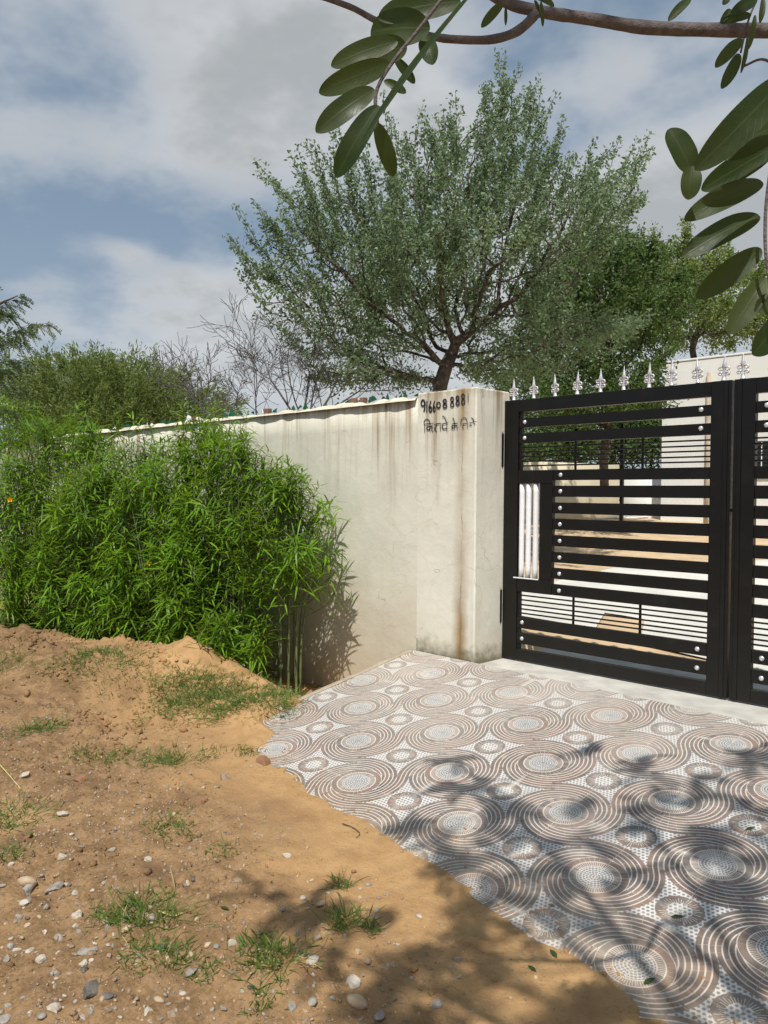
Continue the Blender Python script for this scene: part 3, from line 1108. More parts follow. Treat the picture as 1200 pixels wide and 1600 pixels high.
for pts, w in strokes:
    P = spline([(q[0], q[1], 0) for q in pts], max(6, 5 * len(pts))) if len(pts) > 2 else np.array([(*pts[0], 0), (*[(pts[0][i] + pts[1][i]) / 2 for i in (0, 1)], 0), (*pts[1], 0)], float)
    Q = np.array([at_y(zb[0] + q[0] * .13333, zb[1] + q[1] * .13333, YW - .0145) for q in P])
    t = np.gradient(Q, axis=0)
    t[:, 1] = 0
    t = unit(t)
    nrm = np.stack([-t[:, 2], np.zeros(len(t)), t[:, 0]], 1)
    ww = .0105 * w * (1 + .35 * np.array([fbm(q[0] * .05, q[1] * .05, 2) for q in P]))
    b0 = len(V)
    for i in range(len(Q)):
        e = 1.0 if 0 < i < len(Q) - 1 else .55
        V += [Q[i] + nrm[i] * ww[i] * e * .75, Q[i] - nrm[i] * ww[i] * e * .75]
    for i in range(len(Q) - 1):
        F.append((b0 + 2 * i, b0 + 2 * i + 2, b0 + 2 * i + 3, b0 + 2 * i + 1))
V = np.array(V)
V[:, 1] = YW - .0185
o = mesh_np('painted_lettering', V, [np.array(F)], MAT['paint_letter'], pil)
o['label'] = 'black hand-painted phone number above a line of Hindi writing'

# ------------------------------------------------------------------ the gate
YG = 5.601


def finial_mesh():
    bm = bmesh.new()
    # spear: square lathe
    prof = [(.000, .186), (.004, .165), (.011, .120), (.017, .100), (.010, .088), (.008, .060), (.010, .045), (.007, .030), (.014, .018), (.014, .004), (.018, .0), (.018, -.004)]
    k = 6
    rings = []
    for r, z in prof:
        if r == 0:
            rings.append([bm.verts.new((0, 0, z))])
        else:
            rings.append([bm.verts.new((r * math.cos(a * 2 * math.pi / k), .7 * r * math.sin(a * 2 * math.pi / k), z)) for a in range(k)])
    for a, b_ in zip(rings[:-1], rings[1:]):
        for i in range(k):
            j = (i + 1) % k
            if len(a) == 1:
                bm.faces.new((a[0], b_[i], b_[j]))
            else:
                bm.faces.new((a[i], b_[i], b_[j], a[j]))
    # scrolls: two pairs of curls on either side
    for s in (-1, 1):
        for (cx_, cz_, rad, a0, a1, th_) in ((.021, .078, .015, 2.6, -2.9, .0072), (.024, .043, .013, 2.8, -2.2, .0075), (.015, .030, .010, 3.6, .3, .006)):
            n = 9
            pts = []
            rads = []
            for i in range(n):
                q = i / (n - 1)
                a = a0 + (a1 - a0) * q
                rr = rad * (1 - .45 * q)
                pts.append((s * (cx_ + rr * math.cos(a)), 0, cz_ + rr * math.sin(a)))
                rads.append(th_ * (1 - .25 * q))
            Vv, Ff, Tt = path_tube(pts, rads, 5)
            vv = [bm.verts.new(q) for q in Vv]
            for f in Ff:
                bm.faces.new([vv[i] for i in f])
            for f in Tt:
                bm.faces.new([vv[i] for i in f])
    for v in bm.verts:
        v.co.x *= 1.12
        v.co.y *= 1.3
    bmesh.ops.recalc_face_normals(bm, faces=bm.faces)
    me = bpy.data.meshes.new('finial')
    bm.to_mesh(me)
    bm.free()
    me.materials.append(MAT['silver'])
    for p in me.polygons:
        p.use_smooth = True
    return me


def stud_mesh():
    bm = bmesh.new()
    bmesh.ops.create_uvsphere(bm, u_segments=12, v_segments=8, radius=.018)
    for v in bm.verts:
        v.co.y = v.co.y * .75
    me = bpy.data.meshes.new('stud')
    bm.to_mesh(me)
    bm.free()
    me.materials.append(MAT['stud'])
    for p in me.polygons:
        p.use_smooth = True
    return me


FIN, STUD = finial_mesh(), stud_mesh()


def tube_obj(name, a, b_, r, mat, parent, k=12):
    V, F, T = path_tube([tuple(a[i] + (b_[i] - a[i]) * q / 10 for i in range(3)) for q in range(11)], [r] * 11, k)
    o = mesh_np(name, V, [np.array(F), np.array(T)], mat, parent, smooth=True)
    for p in o.data.polygons:
        if len(p.vertices) == 3:
            p.use_smooth = False
    return o


def gate_leaf(x_hinge, x_meet, label, fin_x):
    """the same leaf, mirrored when the hinge is on the right"""
    s = 1 if x_meet > x_hinge else -1
    W = abs(x_meet - x_hinge)
    root = empty('gate_leaf', (x_hinge, YG, -.02))
    tag(root, label, 'gate', 'leaves of the black double gate')

    def X_(d):  # distance from the hinge side -> world x
        return x_hinge + s * d

    def bx(name, d0, d1, z0, z1, y0=-.022, y1=.022, mat='gate', bev=.003):
        a, c = sorted((X_(d0), X_(d1)))
        return box(name, a, c, YG + y0, YG + y1, z0, z1, MAT[mat], root, bev)

    din, dout = .145, W - .144
    bx('stile', 0, din, -.015, 2.205, -.027, .027)
    bx('stile', dout, W, -.015, 2.205, -.027, .027)
    bx('inner_frame', din - .002, din + .028, .081, 2.099, -.012, .020)
    bx('meeting_strip', W - .055, W - .022, -.014, 2.203, -.031, -.028)
    bx('rail', din, dout, 2.100, 2.204, -.025, .025)
    bx('rail', din, dout, -.015, .080, -.025, .025)
    for z0, z1 in ((1.967, 2.045), (1.833, 1.915), (.258, .351), (.125, .219)):
        bx('slat', din + .001, dout, z0, z1, -.018, .018)
    for z0, z1 in ((1.519, 1.604), (1.383, 1.474), (1.246, 1.336), (1.114, 1.203), (.977, 1.067), (.843, .929), (.708, .797), (.572, .662)):
        bx('slat', .490, dout, z0, z1, -.018, .018)
    # letter-box shaped panel near the hinge with white pipes standing in it
    bx('panel_frame', din + .001, .489, 1.492, 1.604, -.0235, .0235)
    bx('panel_frame', din + .001, .489, .572, .690, -.0235, .0235)
    bx('panel_frame', .365, .489, .6905, 1.4915, -.0235, .0235)
    bx('panel_lip', din - .030, .364, .684, .694, -.034, -.024, 'pipe_white', .001)
    for d in (.171, .239, .312):
        tube_obj('pipe', (X_(d), YG + .004, .688), (X_(d), YG + .004, 1.494), .0225, MAT['pipe_white'], root)
    for z in (1.797, 1.758, 1.720, 1.680, 1.643, .539, .500, .459, .422, .386):
        bx('thin_bar', din + .002, dout, z - .006, z + .006, -.006, .006, bev=.001)
    for d in (.680, 1.257):
        bx('upright_bar', d - .010, d + .010, 1.605, 1.832, .0065, .0145, bev=.001)
        bx('upright_bar', d - .010, d + .010, .352, .571, .0065, .0145, bev=.001)
    st = [(.206, 2.012), (.206, 1.878), (W - .215, 2.014), (W - .215, 1.880), (.203, .310), (.203, .172), (W - .213, .302), (W - .213, .166)]
    st += [(.562, z) for z in (1.562, 1.428, 1.291, 1.158, 1.022, .886, .752, .614)]
    for d, z in st:
        o = bpy.data.objects.new('stud', STUD)
        o.location = (s * d, -.020, z + .02)
        link(o, root)
    for x in fin_x:
        o = bpy.data.objects.new('finial', FIN)
        o.location = (x - x_hinge, 0, 2.212 + .02)
        o.rotation_euler = (0, random.gauss(0, .03), random.gauss(0, .12))
        link(o, root)
    for z in (1.78, .43):
        h = bx('hinge', -.028, .0, z - .145, z + .145, -.060, -.0275, bev=.004)
        V, F, T = path_tube([(X_(-.014), YG - .045, z - .16), (X_(-.014), YG - .045, z), (X_(-.014), YG - .045, z + .16)], [.013] * 3, 8)
        k_ = mesh_np('hinge_pin', V, [np.array(F), np.array(T)], MAT['gate'], h, smooth=True)
        box('hinge_lug', *sorted((X_(-.036), X_(-.020))), YG - .075, YG - .040, z - .012, z + .012, MAT['gate'], h, .002)
    bx('latch_plate', W - .20, W - .06, 1.275, 1.325, .0275, .045)
    tube_obj('latch_rod', (X_(W - .26), YG + .05, 1.30), (X_(W + (.05 if s > 0 else -.06)), YG + .05, 1.30), .010, MAT['gate'], root, 8)
    return root


fx = [-4.001, -3.798, -3.589, -3.384, -3.178, -2.980, -2.774, -2.601, -2.404, -2.221]
gate_leaf(-4.0775, -2.1535, 'black slatted gate leaf hinged on the stained pillar, white pipes near hinge', fx)
gate_leaf(-.2135, -2.1375, 'black slatted gate leaf cut off by the right edge of the picture', [-2.090] + [-2.09 + .205 * i for i in range(1, 10)])
# ==VEG==

# ------------------------------------------------------------------ trees
def grow(attr, chain, step, infl, kill, iters=120, bias=(0, 0, 0.0), jit=.25):
    """branches that grow towards free points in the crown's volume"""
    pos = [np.array(c, float) for c in chain]
    par = [-1] + list(range(len(chain) - 1))
    kids = [0] * len(pos)
    attr = np.asarray(attr, float)
    A = np.array(pos)
    dist = np.linalg.norm(attr[:, None] - A[None], axis=2)
    near = dist.argmin(1)
    dmin = dist.min(1)
    bias = np.array(bias, float)
    for it in range(iters):
        use = dmin < infl
        if not use.any():
            # reach for the nearest point so that growth never stalls
            use = dmin <= dmin.min() + 1e-6
        acc = {}
        dirs = unit(attr[use] - np.array(pos)[near[use]])
        for n, dv in zip(near[use], dirs):
            acc.setdefault(int(n), []).append(dv)
        new = []
        for n, dv in acc.items():
            if kids[n] >= 3:
                continue
            v = np.mean(dv, 0) + bias + RNG.normal(size=3) * jit * .5
            v = v / (np.linalg.norm(v) + 1e-9)
            new.append((pos[n] + v * step, n))
        if not new:
            break
        i0 = len(pos)
        for P, n in new:
            pos.append(P)
            par.append(n)
            kids.append(0)
            kids[n] += 1
        NP = np.array([q[0] for q in new])
        d2 = np.linalg.norm(attr[:, None] - NP[None], axis=2)
        m2 = d2.min(1)
        a2 = d2.argmin(1) + i0
        upd = m2 < dmin
        dmin = np.where(upd, m2, dmin)
        near = np.where(upd, a2, near)
        # points whose node is full can be taken by the next one only
        alive = dmin > kill
        full = np.array([kids[n] >= 3 for n in near]) & (dmin < kill * 1.5)
        keep = alive & ~full
        attr, dmin, near = attr[keep], dmin[keep], near[keep]
        if len(attr) == 0:
            break
    return np.array(pos), np.array(par)


def radii(pos, par, tip, e=2.2, cap=None):
    n = len(pos)
    acc = np.zeros(n)
    r = np.zeros(n)
    for i in range(n - 1, -1, -1):
        r[i] = acc[i] ** (1 / e) if acc[i] > 0 else tip
        if par[i] >= 0:
            acc[par[i]] += r[i] ** e
    return r if cap is None else np.minimum(r, cap)


def ellipsoid(n, c, rad, up_only=0.0, shell=0.0):
    out = []
    while len(out) < n:
        q = RNG.uniform(-1, 1, 3)
        l = np.linalg.norm(q)
        if l > 1 or (shell and l < shell and RNG.random() < .6) or q[2] < up_only:
            continue
        out.append(q)
    return np.array(c) + np.array(out) * np.array(rad)


def wood(name, pos, par, r, mat, parent, sel=None, k=5):
    i = np.array([q for q in range(len(pos)) if par[q] >= 0 and (sel is None or sel[q])])
    V, F = tubes_np(pos[par[i]], pos[i], np.minimum(r[par[i]], r[i] * 1.6), r[i], k)
    return mesh_np(name, V, [F], mat, parent, smooth=True)


def crown_tree(name, label, base, chain, attr, leafmat, tip=.006, step=.22, infl=1.1, kill=.3, n_per=7, leaf=(.05, .018), spread=.11,
               shoots=0, shoot_len=(.4, .9), thin=.02, bias=(0, 0, .05), group=None, feather=False, barkmat='bark', cat='tree', along=.4, top_thin=0.0, hang=0.0, shoot_leaf=.6, clump=.7):
    root = empty(name, base)
    tag(root, label, cat, group)
    pos, par = grow(attr, chain, step, infl, kill, bias=bias)
    r = radii(pos, par, tip)
    nch = len(chain)
    thick = np.array([i < nch for i in range(len(pos))])
    # spiky shoots that stand out of the crown
    tips = [i for i in range(nch, len(pos)) if not (par == i).any()]
    c0 = attr.mean(0)
    c0[2] -= np.ptp(attr[:, 2]) * .35
    SP0, SP1, SL_ = [], [], []
    rad = np.linalg.norm(pos[tips] - c0, axis=1)
    order = [tips[i] for i in np.argsort(-(rad + RNG.uniform(-.8, .8, len(tips))))][:shoots]
    leafP, leafD = [], []
    for i in order:
        d = unit(unit(pos[i] - c0) + np.array([0, 0, .55]) + RNG.normal(size=3) * .22)
        L = RNG.uniform(*shoot_len)
        n = 5
        q = pos[i]
        for j in range(n):
            d = unit(d + RNG.normal(size=3) * .10)
            q2 = q + d * L / n
            SP0.append(q)
            SP1.append(q2)
            SL_.append(tip * (1 - j / n * .6))
            m = max(2, int(n_per * shoot_leaf * (1.0 - .12 * j)))
            for e in range(m):
                leafP.append(q + (q2 - q) * RNG.random() + RNG.normal(size=3) * spread * .38)
                leafD.append(d)
            q = q2
    V, F, T = path_tube(np.array(chain), [max(r[i], tip * 2) for i in range(nch)], 10)
    # uneven trunk
    V = V + (.10 * np.array([max(r[0], .02)]) * np.stack([fbm(V[:, 2] * 3, V[:, 0] * 4), fbm(V[:, 2] * 3 + 9, V[:, 1] * 4), 0 * V[:, 2]], 1))
    mesh_np('trunk', V, [np.array(F), np.array(T)], MAT[barkmat], root, smooth=True)
    i_ = np.array([q for q in range(nch, len(pos))])
    V, F = tubes_np(np.concatenate([pos[par[i_]]] + ([np.array(SP0)] if SP0 else [])), np.concatenate([pos[i_]] + ([np.array(SP1)] if SP0 else [])),
                    np.concatenate([np.minimum(r[par[i_]], r[i_] * 1.6), np.array(SL_)]), np.concatenate([r[i_], np.array(SL_) * .8]), 5)
    mesh_np('branches', V, [F], MAT[barkmat], root, smooth=True)['kind'] = 'stuff'
    sel = np.array([i for i in range(nch, len(pos)) if r[i] < thin])
    P0 = pos[par[sel]]
    P1 = pos[sel]
    t = RNG.random((len(sel), n_per, 1))
    LP = (P0[:, None] + (P1 - P0)[:, None] * t + RNG.normal(size=(len(sel), n_per, 3)) * spread).reshape(-1, 3)
    LD = np.repeat(unit(P1 - P0), n_per, 0)
    if clump:
        # leaves gather in masses with looser air between them
        cn = vnoise(LP[:, 0] * 1.7 + LP[:, 2] * .9, LP[:, 1] * 1.7 - LP[:, 2] * 1.3) + .5 * vnoise(LP[:, 0] * 3.9 - LP[:, 2] * 2.1 + 40, LP[:, 1] * 3.9 + LP[:, 2] * 2.6)
        keep = RNG.random(len(LP)) < np.clip(.62 + clump * 1.5 * cn, .12, 1)
        LP, LD = LP[keep], LD[keep]
    if top_thin:
        z0, z1 = np.percentile(LP[:, 2], [35, 98])
        keep = RNG.random(len(LP)) > top_thin * np.clip((LP[:, 2] - z0) / (z1 - z0), 0, 1)
        LP, LD = LP[keep], LD[keep]
    if len(leafP):
        LP = np.concatenate([LP, np.array(leafP)])
        LD = np.concatenate([LD, np.array(leafD)])
    D = unit(LD * along + rand_dir(len(LP)) * (1 - along) + np.array([0, 0, -hang]))
    N = unit(rand_dir(len(LP)) + np.array([0, 0, .8]))
    sc = RNG.uniform(.65, 1.35, len(LP))
    V, T, Q = leaves_np(LP, D, N, leaf[0] * sc, leaf[1] * sc, .15)
    o = mesh_np('crown', V, [T, Q], leafmat, root)
    o['kind'] = 'stuff'
    return root


# the big tree behind the wall
D1 = 12.0
def at1(px, py, dd=0.0): return at(px, py, D1 + dd)
att = np.concatenate([
    ellipsoid(1100, at1(690, 450), (2.75, 2.1, 1.5)),
    ellipsoid(500, at1(690, 480), (2.1, 1.7, 1.2)),
    ellipsoid(300, at1(750, 320), (1.35, 1.2, 1.05)),
    ellipsoid(70, at1(785, 215), (.5, .5, .7)),
    ellipsoid(60, at1(640, 270), (.4, .4, .5)),
    ellipsoid(260, at1(560, 380), (1.3, 1.3, 1.0)),
    ellipsoid(170, at1(870, 370), (1.1, 1.1, .8)),
    ellipsoid(420, at1(580, 555), (1.0, 1.2, .50)),
    ellipsoid(260, at1(580, 600), (.9, 1.0, .32)),
    ellipsoid(240, at1(800, 585), (.85, 1.0, .38)),
    ellipsoid(160, at1(680, 520), (.8, .9, .4)),
    ellipsoid(420, at1(850, 545), (1.3, 1.3, .75)),
    ellipsoid(90, at1(450, 450), (.75, .6, .5)),
    ellipsoid(110, at1(930, 330), (.75, .6, .5)),
    ellipsoid(120, at1(520, 500), (1.1, 1.1, .7)),
])
ch = [at1(676, 760), at1(679, 700), at1(682, 640), at1(688, 600), at1(698, 570), at1(706, 552)]
crown_tree('thorn_tree', 'tall grey-green tree with spiky shoots rising behind the painted pillar', at1(676, 760), ch, att, MAT['leaf_main'],
           tip=.0062, step=.17, infl=.9, kill=.20, n_per=58, leaf=(.058, .025), spread=.085, shoots=300, shoot_len=(.35, .95), thin=.020, top_thin=.72, hang=.15, clump=1.25)

# trees to the right of it, farther off
D2 = 16.5
def at2(px, py): return at(px, py, D2)
att = np.concatenate([ellipsoid(700, at2(940, 530), (1.9, 1.7, 1.6)), ellipsoid(330, at2(880, 650), (1.9, 1.4, 1.1)), ellipsoid(260, at2(900, 600), (2.1, 1.4, .8)), ellipsoid(140, at2(985, 640), (.9, .9, 1.0)), ellipsoid(150, at2(955, 440), (1.0, 1.0, .8))])
crown_tree('thorn_tree', 'bushy green tree right of the tall tree, behind the gate spikes', at2(945, 770), [at2(945, 770), at2(943, 720), at2(946, 690), at2(952, 665)], att, MAT['leaf_right'],
           tip=.008, step=.22, infl=1.2, kill=.26, n_per=95, leaf=(.078, .034), spread=.15, shoots=120, shoot_len=(.3, .8), thin=.026)
D3 = 25.0
def at3(px, py): return at(px, py, D3)
att = np.concatenate([ellipsoid(480, at3(1075, 520), (2.7, 2.4, 2.4)), ellipsoid(240, at3(1180, 530), (2.2, 2.0, 2.0)), ellipsoid(90, at3(1060, 425), (.9, .9, .9))])
crown_tree('thorn_tree', 'yellow-green tree standing behind the white house, above its roof', at3(1085, 790), [at3(1085, 790), at3(1083, 700), at3(1080, 640), at3(1083, 590)], att, MAT['leaf_acacia'],
           tip=.012, step=.33, infl=1.7, kill=.40, n_per=90, leaf=(.11, .048), spread=.22, shoots=90, shoot_len=(.4, 1.0), thin=.035)
# low shrubbery inside the yard, seen between the bars
D4 = 23.4
for (px, pw, py, lab) in ((815, 1.3, 722, 'dark green bush behind the yard wall, left end, seen through the gate'),
                          (885, 1.4, 712, 'dark green bush behind the middle of the yard wall, seen through the gate'),
                          (955, 1.5, 715, 'dark green bush right of the yard post, seen through the upper gate bars'),
                          (1015, 1.2, 705, 'dark green bush against the house corner, seen through the gate')):
    c = at(px, py, D4)
    att = ellipsoid(420, c, (pw, 1.1, 1.9))
    b_ = at(px, 790, D4)
    crown_tree('yard_bush', lab, b_, [b_, at(px + 3, 780, D4), at(px, 768, D4)], att, MAT['leaf_right'], tip=.008, step=.25, infl=2.0, kill=.3,
               n_per=60, leaf=(.11, .048), spread=.22, thin=.06, cat='bush')

# the spreading acacia on the left, beyond the wall
D5 = 14.0
def at5(px, py, dd=0): return at(px, py, D5 + dd)
att = np.concatenate([ellipsoid(1700, at5(165, 648), (1.75, 1.6, .92), up_only=-.75), ellipsoid(200, at5(120, 600), (1.0, .9, .4)), ellipsoid(300, at5(60, 650), (1.2, 1.2, .9)), ellipsoid(240, at5(290, 655), (.75, .9, .6)), ellipsoid(160, at5(210, 610), (.9, .8, .45))])
crown_tree('acacia_tree', 'low spreading olive green acacia beyond the far left part of the wall', at5(165, 800), [at5(165, 800), at5(163, 760), at5(168, 725), at5(165, 705)], att, MAT['leaf_acacia'],
           tip=.005, step=.17, infl=.95, kill=.19, n_per=72, leaf=(.078, .017), spread=.12, shoots=420, shoot_len=(.2, .5), shoot_leaf=.35, thin=.02, along=.62)

# leafy tree at the left edge, most of it out of the picture
D6 = 9.0
def at6(px, py, dd=0): return at(px, py, D6 + dd)
root = empty('edge_tree', at6(-210, 950))
tag(root, 'tree with drooping feathery leaves reaching in at the left edge', 'tree')
arm = spline([at6(-210, 950), at6(-200, 760), at6(-150, 600), at6(-70, 520), at6(-10, 480), at6(28, 462)], 26)
V, F, T = path_tube(arm, np.linspace(.07, .006, 26), 8)
mesh_np('trunk', V, [np.array(F), np.array(T)], MAT['bark'], root, smooth=True)
LP, LD, TW0, TW1 = [], [], [], []
for (a, b_) in (((-40, 520), (30, 462)), ((-30, 560), (45, 505)), ((-20, 550), (72, 502)), ((-40, 590), (40, 560)), ((-50, 620), (30, 600)), ((-60, 500), (15, 475)),
                ((-70, 560), (10, 530)), ((-70, 640), (20, 640)), ((-40, 540), (35, 530)), ((-100, 520), (-20, 440)), ((-120, 600), (-60, 640)), ((-30, 500), (20, 490)), ((-30, 600), (12, 575))):
    for rep in range(2):
        A_, B_ = at6(*a, RNG.uniform(-.3, .3)), at6(*b_, RNG.uniform(-.3, .3))
        pts = spline([A_, (A_ + B_) / 2 + np.array([0, 0, .06]), B_ + np.array([0, 0, -.02])], 7)
        TW0 += list(pts[:-1])
        TW1 += list(pts[1:])
        # pinnate fronds hang from the twig
        for q in range(2, 7):
            for s in (-1, 1):
                d = unit(unit(pts[q] - pts[q - 1]) * .7 + _r * s * .35 + np.array([0, 0, -.45]) + RNG.normal(size=3) * .3)
                L = RNG.uniform(.10, .20)
                fr = pts[q] + np.outer(np.linspace(0, 1, 12), d) * L + np.outer(np.linspace(0, 1, 12) ** 2, [0, 0, -.05])
                TW0 += list(fr[:-1:3])
                TW1 += list(fr[3::3]) + ([fr[-1]] if len(fr[:-1:3]) > len(fr[3::3]) else [])
                side = unit(np.cross(d, RNG.normal(size=3)))
                for f in fr[1:]:
                    for s2 in (-1, 1):
                        LP.append(f)
                        LD.append(unit(side * s2 + d * .5))
n = min(len(TW0), len(TW1))
V, F = tubes_np(TW0[:n], TW1[:n], np.full(n, .003), np.full(n, .002), 4)
mesh_np('twigs', V, [F], MAT['bark_grey'], root)['kind'] = 'stuff'
V, T, Q = leaves_np(LP, LD, rand_dir(len(LP)) + np.array([0, 0, .8]), RNG.uniform(.028, .04, len(LP)), .012)
mesh_np('crown', V, [T, Q], MAT['leaf_right'], root)['kind'] = 'stuff'


# leafless thorn trees between them
def bare(label, px, py, D, height, n_main, seed, lean=0.0, spread=.55, rad=.022):
    g = np.random.default_rng(seed)
    base = at(px, py, D)
    root = empty('bare_tree', base)
    tag(root, label, 'tree', 'leafless thorn trees')
    S0, S1, R0, R1 = [], [], [], []

    def twig(p, d, L, r, depth):
        n = 5
        for j in range(n):
            d = unit(d + g.normal(size=3) * .13 + np.array([0, 0, .05]))
            q = p + d * L / n
            r2 = r * (1 - .13)
            S0.append(p); S1.append(q); R0.append(r); R1.append(r2)
            if depth > 0 and j > 0:
                for e in range(1 if g.random() < .85 else 2):
                    side = unit(np.cross(d, g.normal(size=3)))
                    twig(q, unit(d * .75 + side * g.uniform(.45, .9)), L * g.uniform(.42, .68), r2 * .58, depth - 1)
            p, r = q, r2
    for k in range(n_main):
        a = (k + .5) / n_main * 2 - 1
        d = unit(_r * (a * spread + lean) + np.array([0, 0, 1.0]) + _d * g.normal() * .25)
        twig(base + _r * a * .08, d, height * g.uniform(.8, 1.05), rad * g.uniform(.7, 1.1), 3)
    V, F = tubes_np(S0, S1, np.maximum(R0, .0035), np.maximum(R1, .003), 4)
    mesh_np('branches', V, [F], MAT['bark_grey'], root)['kind'] = 'stuff'


bare('grey leafless tree with wide branches just left of the tall tree', 482, 675, 11.5, 1.12, 6, 5, spread=1.0)
bare('slender upright leafless sapling left of the wide bare tree', 400, 680, 11.8, 1.02, 2, 12, spread=.12, rad=.016)
bare('leafless tree leaning left behind the acacia edge', 352, 690, 11.0, 1.0, 3, 21, lean=-.5, spread=.35, rad=.016)
bare('short leafless sapling over the wall between two bare trees', 372, 680, 12.4, .72, 1, 33, spread=.05, rad=.012)

# ------------------------------------------------------------------ house and walls inside the yard
def wall_between(A_, B_, top, base, th, mat, name, parent):
    A_, B_ = np.array(A_[:2]), np.array(B_[:2])
    d = unit(B_ - A_)
    n = np.array([-d[1], d[0]])
    V = []
    for P in (A_, B_):
        for s in (0, th):
            for z in (base, top):
                V.append((*(P + n * s), z))
    F = [(0, 1, 5, 4), (2, 6, 7, 3), (0, 2, 3, 1), (4, 5, 7, 6), (1, 3, 7, 5), (0, 4, 6, 2)]
    return mesh_np(name, V, [np.array(F)], mat, parent)


A_, B_, C_ = at(700, 760, 18.6), at(967, 760, 21.8), at(1060, 760, 20.6)
yw = empty('yard_wall', (*A_[:2], .5))
tag(yw, 'low cream wall at the back of the yard, seen through the gate', 'wall')
wall_between(A_, B_, 2.25, -.4, .2, MAT['yard_wall'], 'wall_face', yw)
wall_between(B_ + (B_ - A_) * .012, C_, 1.95, -.4, .2, MAT['house'], 'return_face', yw)

hc = at(1032, 760, 20.0)
hx0, hy = hc[0], hc[1]
house = empty('house', (hx0, hy, .5))
tag(house, 'flat-roofed white house inside the yard, behind the right half of the gate', 'house')
htop = float(at_y(1030, 569, hy)[2])
box('wall', hx0, hx0 + 12, hy, hy + 7, -.4, htop, MAT['house'], house, .02)
box('roof_slab', hx0 - .02, hx0 + 12.1, hy - .02, hy + 7.1, htop + .002, htop + .05, MAT['house'], house, .01)
w0, w1 = at_y(1172, 690, hy), at_y(1330, 752, hy)
wz1, wz0 = float(w0[2]), float(at_y(1172, 748, hy)[2])
win = box('window', w0[0], w0[0] + 1.5, hy - .03, hy + .05, wz0, wz1, MAT['dark_window'], house, .004)
for i in range(8):
    xx = w0[0] + .08 + i * .19
    box('grille_bar', xx, xx + .02, hy - .055, hy - .035, wz0 + .03, wz1 - .03, MAT['pipe_white'], win, .002)
for i in range(5):
    zz_ = wz0 + .08 + i * (wz1 - wz0 - .16) / 4
    box('grille_bar', w0[0] + .02, w0[0] + 1.48, hy - .075, hy - .057, zz_ - .008, zz_ + .008, MAT['gate'], win, .002)
pd = at_y(1107, 700, hy)
V, F, T = path_tube([(pd[0], hy - .05, .3), (pd[0], hy - .05, 2), (pd[0], hy - .05, htop - .35)], [.05] * 3, 8)
mesh_np('drain_pipe', V, [np.array(F), np.array(T)], MAT['concrete_tan'], house, smooth=True)

pp_ = at(971, 800, 17.0)
post = empty('yard_post', (pp_[0], pp_[1], float(yard_z(pp_[0], pp_[1]))))
tag(post, 'thin dark iron post standing in the yard behind the gate', 'post')
ztop = float(at(971, 640, 17.0)[2])
box('shaft', pp_[0] - .035, pp_[0] + .035, pp_[1] - .035, pp_[1] + .035, .2, ztop, MAT['gate'], post, .004)
box('cap', pp_[0] - .05, pp_[0] + .05, pp_[1] - .05, pp_[1] + .05, ztop + .001, ztop + .03, MAT['gate'], post, .004)
hose = [yard_pt(px, py) + np.array([0, 0, .03]) for px, py in ((930, 812), (960, 810), (990, 811), (1015, 809), (1045, 807), (1075, 809))]
V, F, T = path_tube(spline(hose, 24), [.03] * 24, 6)
tag(mesh_np('pipe', V, [np.array(F), np.array(T)], MAT['pipe_white'], smooth=True), 'white plastic pipe lying on the yard sand behind the gate', 'pipe')

# ------------------------------------------------------------------ yellow oleander shrubs
SHRUBS = [  # x, y, top z, spread, shoots, label
    (-5.88, 4.66, 1.66, .58, 133, 'yellow oleander shrub nearest the pillar, its shadow falling on the wall'),
    (-6.55, 4.55, 2.00, .64, 180, 'tall yellow oleander shrub second from the pillar'),
    (-7.30, 4.62, 2.20, .56, 209, 'yellow oleander shrub whose tips reach the wall top, third from the pillar'),
    (-7.70, 4.25, 1.72, .62, 228, 'bushy yellow oleander shrub behind the grassy end of the soil heap'),
    (-8.40, 4.58, 2.12, .62, 209, 'yellow oleander shrub in the middle of the hedge, behind the heap top'),
    (-8.65, 4.00, 1.70, .66, 228, 'lower yellow oleander shrub at the front, rising from the soil heap'),
    (-9.45, 4.40, 2.20, .68, 209, 'yellow oleander shrub with yellow flowers near its top'),
    (-10.5, 4.35, 2.46, .75, 228, 'tall bright yellow oleander shrub at the left edge of the picture'),
    (-9.75, 3.70, 1.85, .68, 209, 'front yellow oleander shrub at the left edge, above the soil heap'),
    (-11.6, 4.25, 2.60, .75, 171, 'farthest yellow oleander shrub, beyond the left edge of the wall view'),
    (-6.30, 4.36, .45, .40, 64, 'low drooping oleander growth beside the concrete shoulder'),
    (-7.05, 4.22, .95, .50, 133, 'short oleander shrub in front, over the dark hollow beside the heap'),
]
flower_spots = {6: 3, 7: 2, 8: 1, 3: 1}


